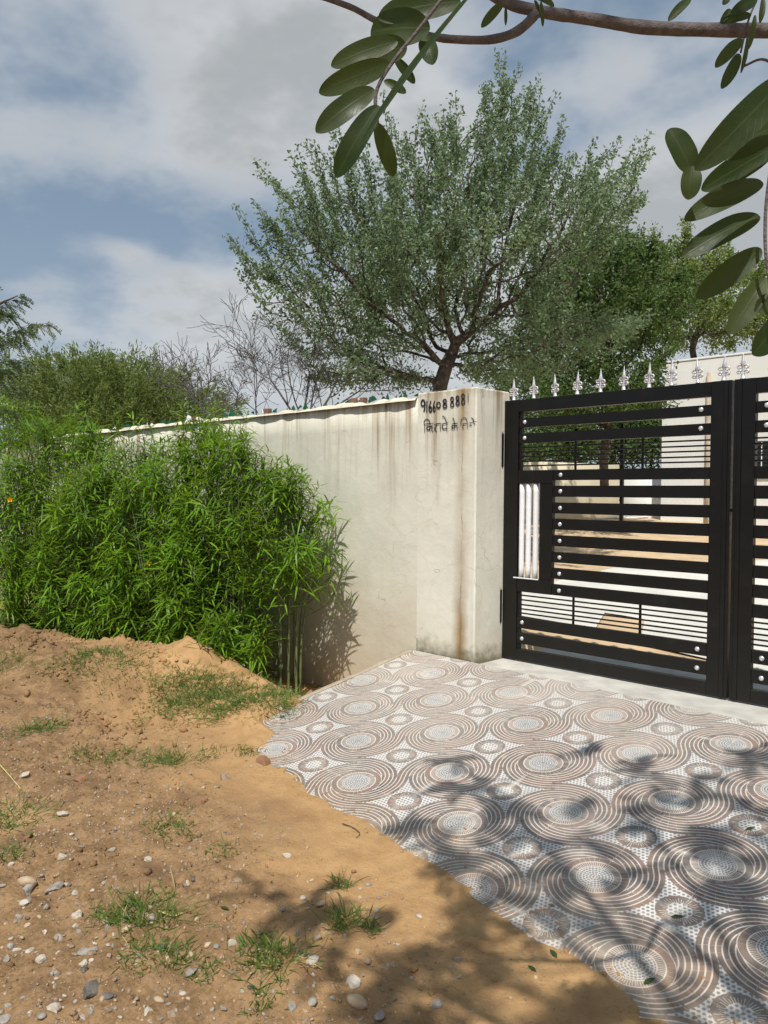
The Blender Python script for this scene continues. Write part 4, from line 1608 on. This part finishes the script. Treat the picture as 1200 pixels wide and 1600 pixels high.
def oleander(i, x, y, ztop, spread, ns, label):
    z0 = float(tz(x, y))
    root = empty('oleander_shrub', (x, y, z0))
    tag(root, label, 'shrub', 'oleander shrubs in front of the wall')
    hgt = ztop - z0
    S0, S1, R0, R1 = [], [], [], []
    LP, LD, LN, LL, LW = [], [], [], [], []
    tips = []
    low = i == 10
    # a few bare canes rise from the base ...
    canes = []
    for k in range(9):
        a = 2 * math.pi * k / 9 + RNG.uniform(-.3, .3)
        q = RNG.uniform(.25, .8)
        tp = np.array([x + spread * q * math.cos(a), min(y + spread * q * math.sin(a) * .9, YW - .1), z0 + hgt * (.95 - .3 * q * q)])
        bp = np.array([x + .10 * math.cos(a), y + .10 * math.sin(a), z0 - .03])
        md = bp + (tp - bp) * .5 - np.array([math.cos(a), math.sin(a), 0]) * spread * q * .25
        pts = spline([bp, md, tp], 14)
        canes.append(pts)
        rr = np.linspace(.014, .004, 14)
        S0 += list(pts[:-1]); S1 += list(pts[1:]); R0 += list(rr[:-1]); R1 += list(rr[1:])
    CP = np.concatenate([c[3:] for c in canes])
    # ... and leafy sprays fill the dome, pointing up and outwards
    for k in range(int(ns * .86)):
        a = RNG.uniform(0, 2 * math.pi)
        q = RNG.random() ** .42
        h = RNG.random() ** .62
        if i == 0:
            h = .34 + .66 * h
        elif k % 3 == 0 and i > 2:
            h = .04 + .5 * RNG.random()
        prof = (1 - max(0, (h - .5) / .5) ** 2.4) ** .5 * ((.42 + .58 * min(1, h / .45)) if i in (0, 1, 10) else (.66 + .34 * min(1, h / .35)))
        tp = np.array([x + spread * q * prof * math.cos(a), y + spread * q * prof * math.sin(a) * .95, z0 + .10 + (hgt - .12) * h])
        if low:
            tp = np.array([x + spread * q * (.5 + .8 * math.cos(a)), y - abs(spread * q * math.sin(a)), z0 + .05 + hgt * .8 * h])
        if k < 14 and not low:
            # leaders that stand out of the dome
            q2 = q * .75
            tp = np.array([x + spread * q2 * math.cos(a), y + spread * q2 * math.sin(a) * .9, z0 + hgt * (1.03 + RNG.uniform(-.06, .10) - .30 * q2 ** 2)])
        if tp[1] > YW - .10:
            tp[1] = YW - RNG.uniform(.10, .3)
        outw = np.array([math.cos(a), math.sin(a), 0])
        d = unit(outw * RNG.uniform(.2, .9) * q + np.array([0, 0, RNG.uniform(.35, 1.1) * (.6 + .6 * h)]) + RNG.normal(size=3) * .25)
        L = RNG.uniform(.22, .42)
        bp = tp - d * L * .7 - np.array([0, 0, .08])
        src = CP[np.linalg.norm(CP - (bp - np.array([0, 0, .25])), axis=1).argmin()]
        pts = spline([src, bp, tp], 12)
        rr = np.linspace(.005, .0024, 12)
        S0 += list(pts[:-1]); S1 += list(pts[1:]); R0 += list(rr[:-1]); R1 += list(rr[1:])
        Lt = np.linalg.norm(np.diff(pts, axis=0), axis=1).sum()
        leafy = min(Lt * .95, L * 1.15)
        nl = int(RNG.uniform(20, 30))
        s = 1 - (leafy / Lt) * (1 - np.linspace(0, 1, nl) ** .75)
        ii = np.clip(s * 11, 0, 10.999)
        i0 = ii.astype(int)
        P = pts[i0] + (pts[i0 + 1] - pts[i0]) * (ii - i0)[:, None]
        Tn = unit(pts[i0 + 1] - pts[i0])
        ga = np.arange(nl) * 2.399963 + RNG.random() * 6
        ref = unit(np.cross(Tn, np.array([[.3, .5, .2]])))
        b2 = np.cross(Tn, ref)
        out = ref * np.cos(ga)[:, None] + b2 * np.sin(ga)[:, None]
        w = np.linspace(0, 1, nl)[:, None] ** 3
        D = unit(out * (1.0 - .20 * w) + Tn * (.16 + .62 * w) + RNG.normal(size=(nl, 3)) * .16)
        ln = RNG.uniform(.15, .245, nl) * (1 - .35 * w[:, 0])
        LP.append(P); LD.append(D); LN.append(unit(Tn + np.array([0, 0, .6]) + RNG.normal(size=(nl, 3)) * .25)); LL.append(ln); LW.append(RNG.uniform(.0135, .0205, nl))
        tips.append(tp)
    V, F = tubes_np(S0, S1, R0, R1, 5)
    mesh_np('stems', V, [F], MAT['stem'], root, smooth=True)['kind'] = 'stuff'
    LP, LD, LN, LL, LW = (np.concatenate(q) for q in (LP, LD, LN, LL, LW))
    ok = LP[:, 1] + LD[:, 1] * LL < YW - .02
    V, T, Q = leaves_np(LP[ok], LD[ok], LN[ok], LL[ok], LW[ok], RNG.uniform(.15, .55, ok.sum()), .12)
    mesh_np('foliage', V, [T, Q], MAT['leaf_oleander'], root)['kind'] = 'stuff'
    # trumpet flowers
    tips = sorted(tips, key=lambda q: to_px(q)[2])
    for k in range(flower_spots.get(i, 0)):
        c = tips[2 + k * 5] + np.array([0.0, -.03, -.02 - .06 * k])
        bm = bmesh.new()
        cen = bm.verts.new((0, 0, -.035))
        inner = [bm.verts.new((.010 * math.cos(q * math.pi / 5), .010 * math.sin(q * math.pi / 5), 0)) for q in range(10)]
        outer = [bm.verts.new(((.034 if q % 2 else .022) * math.cos(q * math.pi / 5 + .2), (.034 if q % 2 else .022) * math.sin(q * math.pi / 5 + .2), .026 - .006 * (q % 2))) for q in range(10)]
        for q in range(10):
            bm.faces.new((cen, inner[q], inner[(q + 1) % 10]))
            bm.faces.new((inner[q], outer[q], outer[(q + 1) % 10], inner[(q + 1) % 10]))
        o = bm_obj('flower', bm, MAT['flower'], root, True, loc=tuple(c - np.array([x, y, z0])))
        o.rotation_euler = (RNG.uniform(.6, 1.5), RNG.uniform(-.4, .4), YAW + RNG.uniform(-.6, .6))


for i, sh in enumerate(SHRUBS):
    oleander(i, *sh)

# ------------------------------------------------------------------ overhanging tree that shades the driveway
oroot = empty('overhanging_tree', (1.55, .35, -.5))
tag(oroot, 'branch with large oval pinnate leaves hanging in from the top right', 'tree')
trunk = spline([(1.55, .35, -.6), (1.5, .38, .6), (1.46, .36, 1.6), (1.36, .30, 2.4), (1.30, .10, 3.2), (1.20, -.10, 4.2)], 28)
V, F, T = path_tube(trunk, np.linspace(.085, .045, 28), 10)
mesh_np('trunk', V, [np.array(F), np.array(T)], MAT['bark'], oroot, smooth=True)
BD = 1.35
br = [trunk[15], at(1500, 60, 1.40), at(1330, 52, 1.38), at(1200, 48, BD), at(1128, 47, BD), at(1010, 43, BD), at(925, 30, BD), at(840, 17, BD), at(775, -4, BD + .02), at(690, -70, BD + .05)]
pts = spline(br, 70)
V, F, T = path_tube(pts, np.linspace(.0135, .0085, 70) * (1 + .10 * np.array([fbm(i * .9, 3.0, 2) for i in range(70)])), 10)
mesh_np('branch', V, [np.array(F), np.array(T)], MAT['bark_branch'], oroot, smooth=True)
br2 = [at(838, 20, BD), at(822, 38, BD), at(800, 53, BD), at(765, 62, BD), at(720, 62, BD), at(680, 58, BD), at(635, 46, BD), at(592, 34, BD), at(550, 12, BD), at(505, -4, BD), at(470, -16, BD)]
pts = spline(br2, 44)
V, F, T = path_tube(pts, np.linspace(.0088, .0042, 44) * (1 + .12 * np.array([fbm(i * .8, 8.0, 2) for i in range(44)])), 8)
mesh_np('branch', V, [np.array(F), np.array(T)], MAT['bark_branch'], oroot, smooth=True)


def near_leaf(base_px, tip_px, width_px, D, dD=.02, roll=0.0, curve=.06):
    """one leaflet: an oval blade with a raised midrib, built at its real size and distance"""
    A_, B_ = at(*base_px, D), at(*tip_px, D + dD)
    d = B_ - A_
    L = np.linalg.norm(d)
    d = d / L
    nrm = unit(-_d - d * (-_d @ d))
    side = np.cross(d, nrm)
    nrm, side = nrm * math.cos(roll) + side * math.sin(roll), side * math.cos(roll) - nrm * math.sin(roll)
    W = width_px * 1.0 * D / FPX
    n, m_ = 22, 5
    V, F = [], []
    for i in range(n + 1):
        t = .5 - .5 * math.cos(math.pi * i / n)
        w = W * .5 * max(.04, (max(0.0, 1 - abs(2 * (t ** .92) - 1) ** 2.3)) ** .56) * (1.05 + .15 * (t - .5))
        for j in range(m_):
            s = (j / (m_ - 1)) * 2 - 1
            up = curve * L * math.sin(math.pi * t) + abs(s) ** 1.5 * .22 * w + .05 * w * s * math.sin(9 * t + base_px[0])
            V.append(A_ + d * L * t + side * w * s + nrm * up)
    for i in range(n):
        for j in range(m_ - 1):
            q = i * m_ + j
            F.append((q, q + 1, q + m_ + 1, q + m_))
    o = mesh_np('leaf', V, [np.array(F)], MAT['leaf_near'], oroot, smooth=True)
    uv = o.data.uv_layers.new(name='blade')
    for l in o.data.loops:
        i, j = divmod(l.vertex_index, m_)
        uv.data[l.index].uv = (.5 - .5 * math.cos(math.pi * i / n), j / (m_ - 1))
    return o


zl = lambda x, y: (480 + x * .3, y * .3)
zr = lambda x, y: (900 + x * .35, y * .35)
LD_ = .62
for (b_, t, w, D) in (((470, 215), (125, 345), 33, LD_ + .03), ((430, 330), (62, 485), 34, LD_ + .02), ((350, 465), (46, 690), 36, LD_), ((372, 550), (150, 925), 37, LD_ - .01),
                      ((362, 640), (452, 918), 25, LD_ + .04), ((640, 150), (330, 170), 56, LD_ + .05), ((800, 10), (370, 95), 44, LD_ + .06), ((610, 190), (655, 338), 27, LD_ + .06),
                      ((455, 300), (560, 435), 15, LD_ + .05), ((400, 420), (515, 485), 14, LD_ + .05), ((700, -20), (600, 30), 40, LD_ + .08), ((520, 250), (330, 280), 40, LD_ + .04)):
    near_leaf(zl(*b_), zl(*t), w, D, RNG.uniform(-.01, .02), RNG.uniform(-.35, .35))
near_leaf(zl(880, -60), zl(262, 780), 27, LD_ - .10, .05, .9, .02)
for (b_, t, w, D) in (((832, 812), (484, 985), 36, .66), ((818, 962), (474, 1148), 37, .66), ((828, 1112), (538, 1332), 36, .66), ((850, 1240), (684, 1492), 35, .66), ((905, 1420), (788, 1585), 40, .66),
                      ((885, 655), (560, 850), 38, .66), ((515, 775), (415, 575), 40, .64), ((520, 740), (500, 892), 30, .63), ((930, 350), (530, 760), 50, .60), ((930, 540), (640, 705), 44, .64),
                      ((900, 1330), (800, 1390), 30, .66), ((900, 430), (600, 690), 40, .62)):
    near_leaf(zr(*b_), zr(*t), w, D, RNG.uniform(-.015, .02), RNG.uniform(-.3, .3))
for (b_, t, w) in (((510, -5), (412, 95), 14), ((742, 172), (622, 302), 19), ((730, 240), (648, 396), 18), ((782, 66), (640, 102), 13), ((765, 165), (735, 328), 7), ((806, -5), (690, 62), 18),
                   ((800, 66), (770, 220), 8), ((835, -10), (820, 104), 9), ((690, 40), (645, 105), 10), ((680, -10), (655, 22), 10)):
    near_leaf(zr(*b_), zr(*t), w, 1.25, RNG.uniform(-.02, .02), RNG.uniform(-.2, .2))
for (b_, t, w) in (((785, 5), (752, 43), 14), ((790, 12), (790, 40), 5), ((845, 2), (848, 42), 6), ((835, 0), (842, 18), 6), ((832, -8), (866, 10), 12), ((626, 20), (650, -6), 10)):
    near_leaf(b_, t, w, 1.28, RNG.uniform(-.02, .02), RNG.uniform(-.2, .2))
for ctrl, r_ in (((zl(720, -30), zl(560, 180), zl(470, 290), zl(362, 470), zl(365, 640)), .0016), ((zr(905, 480), zr(862, 800), zr(845, 980), zr(852, 1180), zr(905, 1440)), .0015),
                 ((zr(905, 300), zr(830, 265), zr(750, 295)), .002), ((zr(815, -20), zr(770, 90), zr(735, 235)), .0016)):
    D = .64 if r_ < .00155 or ctrl[0][0] < 800 else 1.26
    pts = spline([at(*q, D) for q in ctrl], 20)
    V, F, T = path_tube(pts, [r_] * 20, 6)
    mesh_np('leaf_stalk', V, [np.array(F), np.array(T)], MAT['bark_branch'], oroot, smooth=True)

# the rest of its crown hangs above and behind the camera and throws the dappled shade
CL = []
g2 = np.random.default_rng(11)
tries = 0
SHD = [  # patches of shade on the ground: x, y, radius, clusters
    (-2.65, 3.30, .42, 9), (-2.95, 3.75, .3, 3), (-2.3, 3.05, .4, 7), (-2.4, 4.2, .35, 3), (-1.95, 3.75, .45, 8), (-1.35, 4.3, .45, 6), (-2.0, 3.0, .45, 7), (-1.3, 3.1, .5, 9), (-1.2, 3.7, .5, 7), (-.8, 4.6, .5, 6), (-1.9, 4.55, .3, 3),
    (-1.6, 2.45, .5, 13), (-2.25, 2.35, .38, 9), (-2.6, 2.05, .28, 4), (-1.1, 2.45, .4, 7), (-1.8, 2.0, .35, 5), (-.7, 3.2, .5, 6), (-1.4, 5.15, .4, 5),
    (-.4, 2.6, .8, 10), (.3, 3.4, .9, 9), (.2, 2.0, .9, 8)]
for (sx_, sy_, sr, nc) in SHD:
    for k in range(nc):
        for tr in range(40):
            a = g2.uniform(0, 6.28)
            q = sr * math.sqrt(g2.random())
            G = np.array([sx_ + q * math.cos(a), sy_ + q * math.sin(a), ramp_z(sx_, sy_) if sy_ > 2.7 else -.42])
            zt = g2.uniform(3.6, 6.2)
            P = G + SUN * ((zt - G[2]) / SUN[2])
            px, py, zc = to_px(P)
            if zc < .15 or px < -140 or px > 1340 or py < -170 or py > 1750:
                CL.append(P)
                break
CL = np.array(CL)
LP, LD, LN, LL = [], [], [], []
S0, S1 = [], []
for P in CL:
    for f in range(4):
        d = unit(np.array([g2.normal(), g2.normal(), -.25 + .35 * g2.normal()]))
        L = g2.uniform(.14, .24)
        st = np.linspace(.12, 1, 8)
        fr = P + np.outer(st, d) * L + np.outer(st ** 2, [0, 0, -.04])
        S0.append(P); S1.append(fr[-1])
        side = unit(np.cross(d, [g2.normal() * .3, g2.normal() * .3, 1.0]))
        for q in fr:
            for s in (-1, 1):
                LP.append(q); LD.append(unit(side * s + d * .35)); LN.append(np.array([0, 0, 1.0]) + g2.normal(size=3) * .35); LL.append(g2.uniform(.042, .06))
LP, LD, LN, LL = map(np.array, (LP, LD, LN, LL))
px, py, zc = to_px(LP + LD * .05)
ok = (zc < .1) | (px < -40) | (px > 1240) | (py < -40)
V, T, Q = leaves_np(LP[ok], LD[ok], LN[ok], LL[ok], LL[ok] * .42, .1)
mesh_np('crown', V, [T, Q], MAT['leaf_canopy'], oroot)['kind'] = 'stuff'
# limbs that carry the crown: each cluster hangs on a twig to the nearest limb
limbs = []
pick = [CL[np.argmax(CL[:, 2])]]
while len(pick) < 9:
    dd_ = np.min([np.linalg.norm(CL - q, axis=1) for q in pick], axis=0)
    pick.append(CL[dd_.argmax()])
for tgt in pick:
    l_ = spline([trunk[-6], trunk[-6] * .45 + np.array(tgt) * .55 + np.array([0, 0, .35]), np.array(tgt)], 18)
    limbs.append(l_)
    V, F, T = path_tube(l_, np.linspace(.035, .008, 18), 7)
    q = to_px(V)
    if ((q[2] > .1) & (q[0] > -10) & (q[0] < 1210) & (q[1] > -10) & (q[1] < 1610)).any():
        continue
    mesh_np('limb', V, [np.array(F), np.array(T)], MAT['bark'], oroot, smooth=True)
LB = np.concatenate(limbs)
for P in CL:
    S0.append(LB[np.linalg.norm(LB - P, axis=1).argmin()])
    S1.append(P)
S0, S1 = np.array(S0), np.array(S1)
ok = np.ones(len(S0), bool)
for t in np.linspace(0, 1, 9):
    px, py, zc = to_px(S0 * (1 - t) + S1 * t)
    ok &= (zc < .1) | (px < -10) | (px > 1210) | (py < -10)
V, F = tubes_np(S0[ok], S1[ok], np.full(ok.sum(), .004), np.full(ok.sum(), .0025), 4)
mesh_np('twigs', V, [F], MAT['bark_branch'], oroot)['kind'] = 'stuff'

# ------------------------------------------------------------------ grass
def blades(c, n, rad, hgt, flat=.5):
    P = np.stack([c[0] + RNG.normal(size=n) * rad * .5, c[1] + RNG.normal(size=n) * rad * .5, np.zeros(n)], 1)
    P[:, 2] = tz(P[:, 0], P[:, 1]) - .004
    D = unit(np.stack([RNG.normal(size=n) * flat, RNG.normal(size=n) * flat, RNG.uniform(.35, 1.0, n)], 1) + (P - np.array(c)) * [2.5, 2.5, 0])
    L = hgt * RNG.uniform(.4, 1.2, n)
    return P, D, rand_dir(n), L, RNG.uniform(.003, .0058, n)


def grass_obj(name, parts, **kw):
    P, D, N, L, W = (np.concatenate([q[i] for q in parts]) for i in range(5))
    V, T, Q = leaves_np(P, D, N, L, W, RNG.uniform(.1, .55, len(P)))
    return mesh_np(name, V, [T, Q], MAT['grass'], **kw)


TUFTS = [  # pixel, blades, radius, height, label
    ((180, 1435), 110, .11, .10, 'small grass tuft left of the gravel, near the bottom left'),
    ((228, 1440), 300, .16, .13, 'largest grass tuft among the gravel in the left foreground'),
    ((240, 1490), 170, .13, .09, 'flattened grass tuft just in front of the largest foreground tuft'),
    ((425, 1490), 260, .13, .12, 'grass tuft beside the yellow straw in the foreground'),
    ((540, 1440), 130, .09, .12, 'bright green grass tuft in the shade near the driveway'),
    ((530, 1385), 60, .05, .10, 'tiny upright grass sprig in the shade near the tile edge'),
    ((580, 1452), 60, .06, .08, 'small grass sprig at the edge of the tree shadow'),
    ((265, 1292), 230, .13, .07, 'flat grass tuft lying on the smooth sand in the middle'),
    ((345, 1330), 70, .08, .06, 'thin grass sprigs on smooth sand, right of the flat tuft'),
    ((265, 1190), 280, .15, .10, 'round green tuft at the foot of the soil heap'),
    ((190, 1180), 200, .18, .08, 'ragged grass patch left of the round tuft by the heap'),
    ((130, 1180), 120, .12, .07, 'small grass patch farthest left at the foot of the heap'),
    ((60, 1140), 210, .16, .14, 'tall thin grass clump on the left slope of the heap'),
    ((20, 1280), 260, .18, .10, 'green grass patch at the left edge of the picture'),
    ((10, 1335), 120, .12, .08, 'sparse grass below the patch at the left edge'),
    ((385, 1175), 90, .08, .07, 'little grass tuft near the corner of the tiles'),
    ((330, 1180), 90, .10, .06, 'low grass between the heap and the tile corner'),
    ((440, 1105), 140, .12, .09, 'grass tuft touching the concrete shoulder of the driveway'),
    ((10, 1040), 200, .20, .14, 'grass clump on top of the heap at the left edge'),
    ((285, 1505), 70, .08, .06, 'thin dry grass in front of the foreground gravel'),
    ((320, 1520), 60, .07, .06, 'few short blades right of the foreground gravel'),
    ((410, 1575), 70, .07, .06, 'dark grass wisps at the bottom edge of the picture'),
]
for (q, n, rad, h_, lab) in TUFTS:
    c = on_ground(*q)
    n = int(n * 1.25)
    o = empty('grass_tuft', c)
    tag(o, lab, 'grass tuft', 'grass tufts on the dirt')
    grass_obj('blades', [blades(c, n, rad, h_)], parent=o)['kind'] = 'stuff'
mnd = []
for (px, py, n, rad, h_) in ((160, 1022, 500, .30, .10), (110, 1030, 260, .25, .08), (200, 1040, 300, .25, .07), (270, 1075, 480, .25, .10), (300, 1095, 520, .25, .10), (340, 1085, 420, .25, .10), (350, 1110, 420, .22, .09),
                             (390, 1095, 380, .25, .09), (260, 1110, 200, .2, .08), (420, 1088, 300, .25, .09), (380, 1075, 260, .25, .10), (310, 1060, 240, .25, .12), (450, 1085, 160, .2, .10)):
    mnd.append(blades(on_ground(px, py), int(n * 1.8), rad, h_))
tag(grass_obj('heap_grass', mnd), 'short grass growing along the crest of the soil heap', 'grass', kind='stuff')

# ------------------------------------------------------------------ stones
def stone_mesh(seed, sub, angular):
    g = np.random.default_rng(seed)
    bm = bmesh.new()
    bmesh.ops.create_icosphere(bm, subdivisions=sub, radius=1.0)
    sc = np.array([1.0, g.uniform(.6, .9), g.uniform(.42, .7)])
    pl = [(unit(g.normal(size=3)), g.uniform(.45, .8)) for _ in range(9 if angular else 3)]
    for v in bm.verts:
        p = np.array(v.co)
        for n_, h_ in pl:
            e = p @ n_ - h_
            if e > 0:
                p = p - n_ * e * (1.0 if angular else .5)
        p = p * (1 + .05 * g.normal())
        v.co = Vector(p * sc)
    me = bpy.data.meshes.new('stone')
    bm.to_mesh(me)
    bm.free()
    if not angular:
        for p in me.polygons:
            p.use_smooth = True
    return me


SHAPES = [stone_mesh(i, 2, i not in (0, 3)) for i in range(9)]
MATS = ['stone_white', 'stone_grey', 'stone_brown', 'stone_tan', 'stone_dark']
ST = {(i, m_): SHAPES[i].copy() for i in range(9) for m_ in MATS + ['clod']}
for (i, m_), me in ST.items():
    me.materials.append(MAT[m_])


def stone(px, py, size_px, mat_, shape, label, group, flat=1.0, name='stone', cat='stone'):
    P = on_ground(px, py)
    D = to_px(P)[2]
    s = size_px * D / FPX * .5
    o = bpy.data.objects.new(name, ST[(shape, mat_)])
    o.location = (P[0], P[1], P[2] + s * .02)
    o.scale = (s, s, s * flat)
    o.rotation_euler = (random.gauss(0, .25), random.gauss(0, .25), random.uniform(0, 6.28))
    link(o)
    tag(o, label, cat, group)
    return o


for a in ((558, 1567, 40, 'stone_tan', 0, 'rounded tan stone, the largest near the bottom middle'),
          (145, 1548, 42, 'stone_dark', 1, 'dark angular slate stone in the left foreground'),
          (300, 1520, 27, 'stone_grey', 2, 'grey angular stone right of the dark slate one'),
          (553, 1536, 30, 'stone_white', 4, 'flat pale stone just behind the rounded tan stone'),
          (488, 1503, 26, 'stone_white', 5, 'white pointed stone lying by the yellow straw'),
          (65, 1502, 24, 'stone_white', 7, 'upright white stone among the left gravel'),
          (122, 1432, 30, 'stone_white', 8, 'white chunky stone in front of the left grass tuft'),
          (98, 1272, 22, 'stone_white', 4, 'flat white pebble on the darker soil at left'),
          (447, 1338, 20, 'stone_white', 5, 'single pale pebble on the smooth sand near the tree shadow'),
          (232, 1345, 19, 'stone_white', 7, 'white pebble on the smooth sand left of centre'),
          (352, 1216, 30, 'stone_brown', 2, 'brown stone near the corner of the tiled driveway'),
          (595, 1590, 30, 'stone_grey', 1, 'blue-grey stone cut by the bottom edge of the picture'),
          (42, 1380, 36, 'stone_tan', 3, 'sandy coloured stone at the left, above the gravel'),
          (85, 1388, 34, 'stone_grey', 4, 'pale grey stone beside the sandy coloured one'),
          (230, 1582, 26, 'stone_white', 8, 'flat whitish stone near the bottom left of centre'),
          (683, 1572, 24, 'stone_grey', 7, 'pale grey stone in the dark tree shadow at the bottom'),
          (112, 1000, 9, 'stone_white', 5, 'white pebble on the crest of the soil heap'),
          (438, 1109, 14, 'stone_white', 3, 'white stone at the lower end of the concrete shoulder')):
    stone(a[0], a[1], a[2], a[3], a[4], a[5], None)
for a in ((410, 1192, 34, 1, 'reddish clod of soil against the tile corner'), (125, 1218, 26, 2, 'dark clod of soil on the bank left of the round tuft'),
          (42, 1310, 24, 4, 'dark clod of soil beside the left grass patch'), (552, 1362, 13, 5, 'small black clod near the sandy tile edge'), (320, 1253, 16, 7, 'small brown clod above the flat grass tuft')):
    stone(a[0], a[1], a[2], 'clod', a[3], a[4], None, name='soil_clod', cat='clod')
g3 = np.random.default_rng(5)
n_st = 0
while n_st < 230:
    px, py = g3.uniform(0, 900), g3.uniform(1200, 1598)
    if py < 1215 + .45 * max(0, px - 400) + 60 and px > 400:
        continue
    dens = math.exp(-((px - 90) / 210) ** 2) * max(0, (py - 1230) / 370) + .16 * (py > 1380) + .05
    if py > 1290 + .62 * (px - 560) and px > 520 and py < 1335 + .62 * (px - 560):
        continue
    if g3.random() > dens:
        continue
    P = on_ground(px, py)
    if P[0] > -4.7 and P[1] > 2.55:
        continue
    sz = min(32, 7 + g3.exponential(5.5))
    mt_ = MATS[g3.choice(5, p=[.22, .32, .26, .14, .06])]
    side_ = 'the left foreground' if px < 260 else ('the middle foreground' if px < 520 else 'the tree shadow by the tiles')
    if py < 1390 and px < 520:
        side_ = 'the sandy ground before the heap'
    lab_ = 'small %s stone lying loose in %s' % ({'stone_white': 'whitish', 'stone_grey': 'grey', 'stone_brown': 'brown', 'stone_tan': 'tan', 'stone_dark': 'dark slate'}[mt_], side_)
    stone(px, py, sz, mt_, int(g3.integers(9)), lab_, lab_.replace('stone lying', 'stones lying'))
    n_st += 1
# finer gravel
PV, PF = [], []
ico = bmesh.new()
bmesh.ops.create_icosphere(ico, subdivisions=1, radius=1.0)
IV = np.array([v.co[:] for v in ico.verts])
IF = np.array([[v.index for v in f.verts] for f in ico.faces])
ico.free()
n_g, acc_v, tries = 0, [], 0
while n_g < 6000 and tries < 90000:
    tries += 1
    x, y = g3.uniform(-6.5, -.6), g3.uniform(.6, 3.0)
    d_ = sstep(3.0, 1.6, y + .28 * (x + 2.6)) * .9 + .1
    if g3.random() > d_ * (0.35 + 1.1 * max(0, float(fbm(x * 2.2, y * 2.2, 2)) + .25)):
        continue
    if y > 2.62 and x > -4.1:
        continue
    z = float(tz(x, y))
    s = g3.uniform(.0022, .0075) * (1.9 if g3.random() < .12 else 1)
    R_ = np.linalg.qr(g3.normal(size=(3, 3)))[0]
    q = (IV * (1 + .22 * g3.normal(size=(len(IV), 1)))) * np.array([1, .8, .6]) * s
    acc_v.append(q @ R_.T + np.array([x, y, z + s * .2]))
    n_g += 1
NV = len(IV)
allV = np.concatenate(acc_v)
third = n_g // 3
for k, (nm, mt, lab) in enumerate((('gravel', 'stone_tan', 'pale fine gravel strewn over the dirt'), ('gravel', 'stone_grey', 'grey fine gravel strewn over the dirt'), ('gravel', 'stone_brown', 'brown fine gravel strewn over the dirt'))):
    i0, i1 = k * third, (k + 1) * third
    Fk = (IF[None] + (np.arange(i1 - i0) * NV)[:, None, None]).reshape(-1, 3)
    tag(mesh_np(nm, allV[i0 * NV:i1 * NV], [Fk], MAT[mt]), lab, 'gravel', kind='stuff')


acc_v, n_c, tries = [], 0, 0
while n_c < 4200 and tries < 80000:
    tries += 1
    if g3.random() < .45:
        x, y = g3.uniform(-8.6, -4.7), g3.uniform(2.3, 4.0)
        big = 1.7
    else:
        x, y = g3.uniform(-6.0, -1.2), g3.uniform(.6, 2.8)
        big = 1.0
        if g3.random() > sstep(2.9, 1.7, y + .28 * (x + 2.6)) + .12:
            continue
    if float(fbm(x * 2.6 + 5, y * 2.6, 2)) < g3.uniform(-.25, .35):
        continue
    if x > -4.7 and y > 2.6:
        continue
    on_tile = False
    if g3.random() < .16:
        x = g3.uniform(-4.5, -.9)
        y = 2.86 - .09 * (x + 3.0) + abs(g3.normal()) * .16
        big, on_tile = .45, True
    s = (.004 + g3.exponential(.0042)) * big
    s = min(s, .032)
    R_ = np.linalg.qr(g3.normal(size=(3, 3)))[0]
    q = (IV * (1 + .25 * g3.normal(size=(len(IV), 1)))) * np.array([1, .85, .7]) * s
    acc_v.append(q @ R_.T + np.array([x, y, max(float(tz(x, y)), ramp_z(x, y) + .001 if on_tile else -9) + s * .15]))
    n_c += 1
Fk = (IF[None] + (np.arange(n_c) * NV)[:, None, None]).reshape(-1, 3)
tag(mesh_np('soil_crumbs', np.concatenate(acc_v), [Fk], MAT['dirt']), 'crumbs of dry soil strewn over the heap and the dirt', 'soil', kind='stuff')


def stick(pix, r, mat_, label, name='straw', cat='straw'):
    pts = np.array([on_ground(*q) + np.array([0, 0, .006 + r]) for q in pix])
    pts = spline(pts, 12)
    V, F, T = path_tube(pts, np.linspace(r, r * .5, 12), 5)
    tag(mesh_np(name, V, [np.array(F), np.array(T)], MAT[mat_], smooth=True), label, cat)


stick([(465, 1497), (485, 1508), (503, 1519)], .004, 'straw', 'yellow straw lying beside the white pointed stone')
stick([(0, 1198), (15, 1215), (33, 1236)], .004, 'straw', 'pale straw at the left edge of the picture')
stick([(535, 1290), (552, 1296), (562, 1305), (556, 1312)], .003, 'bark', 'dark twig at the sandy edge of the tiles', 'twig', 'twig')
stick([(245, 1428), (270, 1434), (285, 1430)], .003, 'straw', 'dry stalk on the sand right of the largest tuft', 'dry_stalk', 'stalk')


def fallen(px, py, ang_, L, label, on_tiles=False):
    if on_tiles:
        v = ray(px, py)
        t = (-SL * YW - SX * XPR - H) / (v[2] - SL * v[1] - SX * v[0])
        P = CAM + v * t + np.array([0, 0, .006])
    else:
        P = on_ground(px, py) + np.array([0, 0, .006])
    d = np.array([math.cos(ang_), math.sin(ang_), SL * math.sin(ang_) if on_tiles else 0])
    V, T, Q = leaves_np([P], [d], [[0, 0, 1.0]], L, L * .38, 0, .12)
    tag(mesh_np('fallen_leaf', V, [T, Q], MAT['leaf_canopy']), label, 'leaf')


fallen(344, 1420, .3, .05, 'green leaf fallen on the sand left of the shadow')
fallen(870, 1499, 2.6, .06, 'narrow green leaf fallen on the shaded sand by the tiles')
fallen(838, 1521, 2.9, .05, 'second green leaf fallen on the shaded sand, lower left of the other')
fallen(1005, 1540, 1.2, .06, 'green leaf fallen in the nearest big swirl of the tiles', True)
fallen(1048, 1434, .6, .06, 'green leaf fallen in the small disc right of the nearest swirl', True)
fallen(1165, 1298, 1.0, .055, 'green leaf fallen on the tiles near the right edge', True)
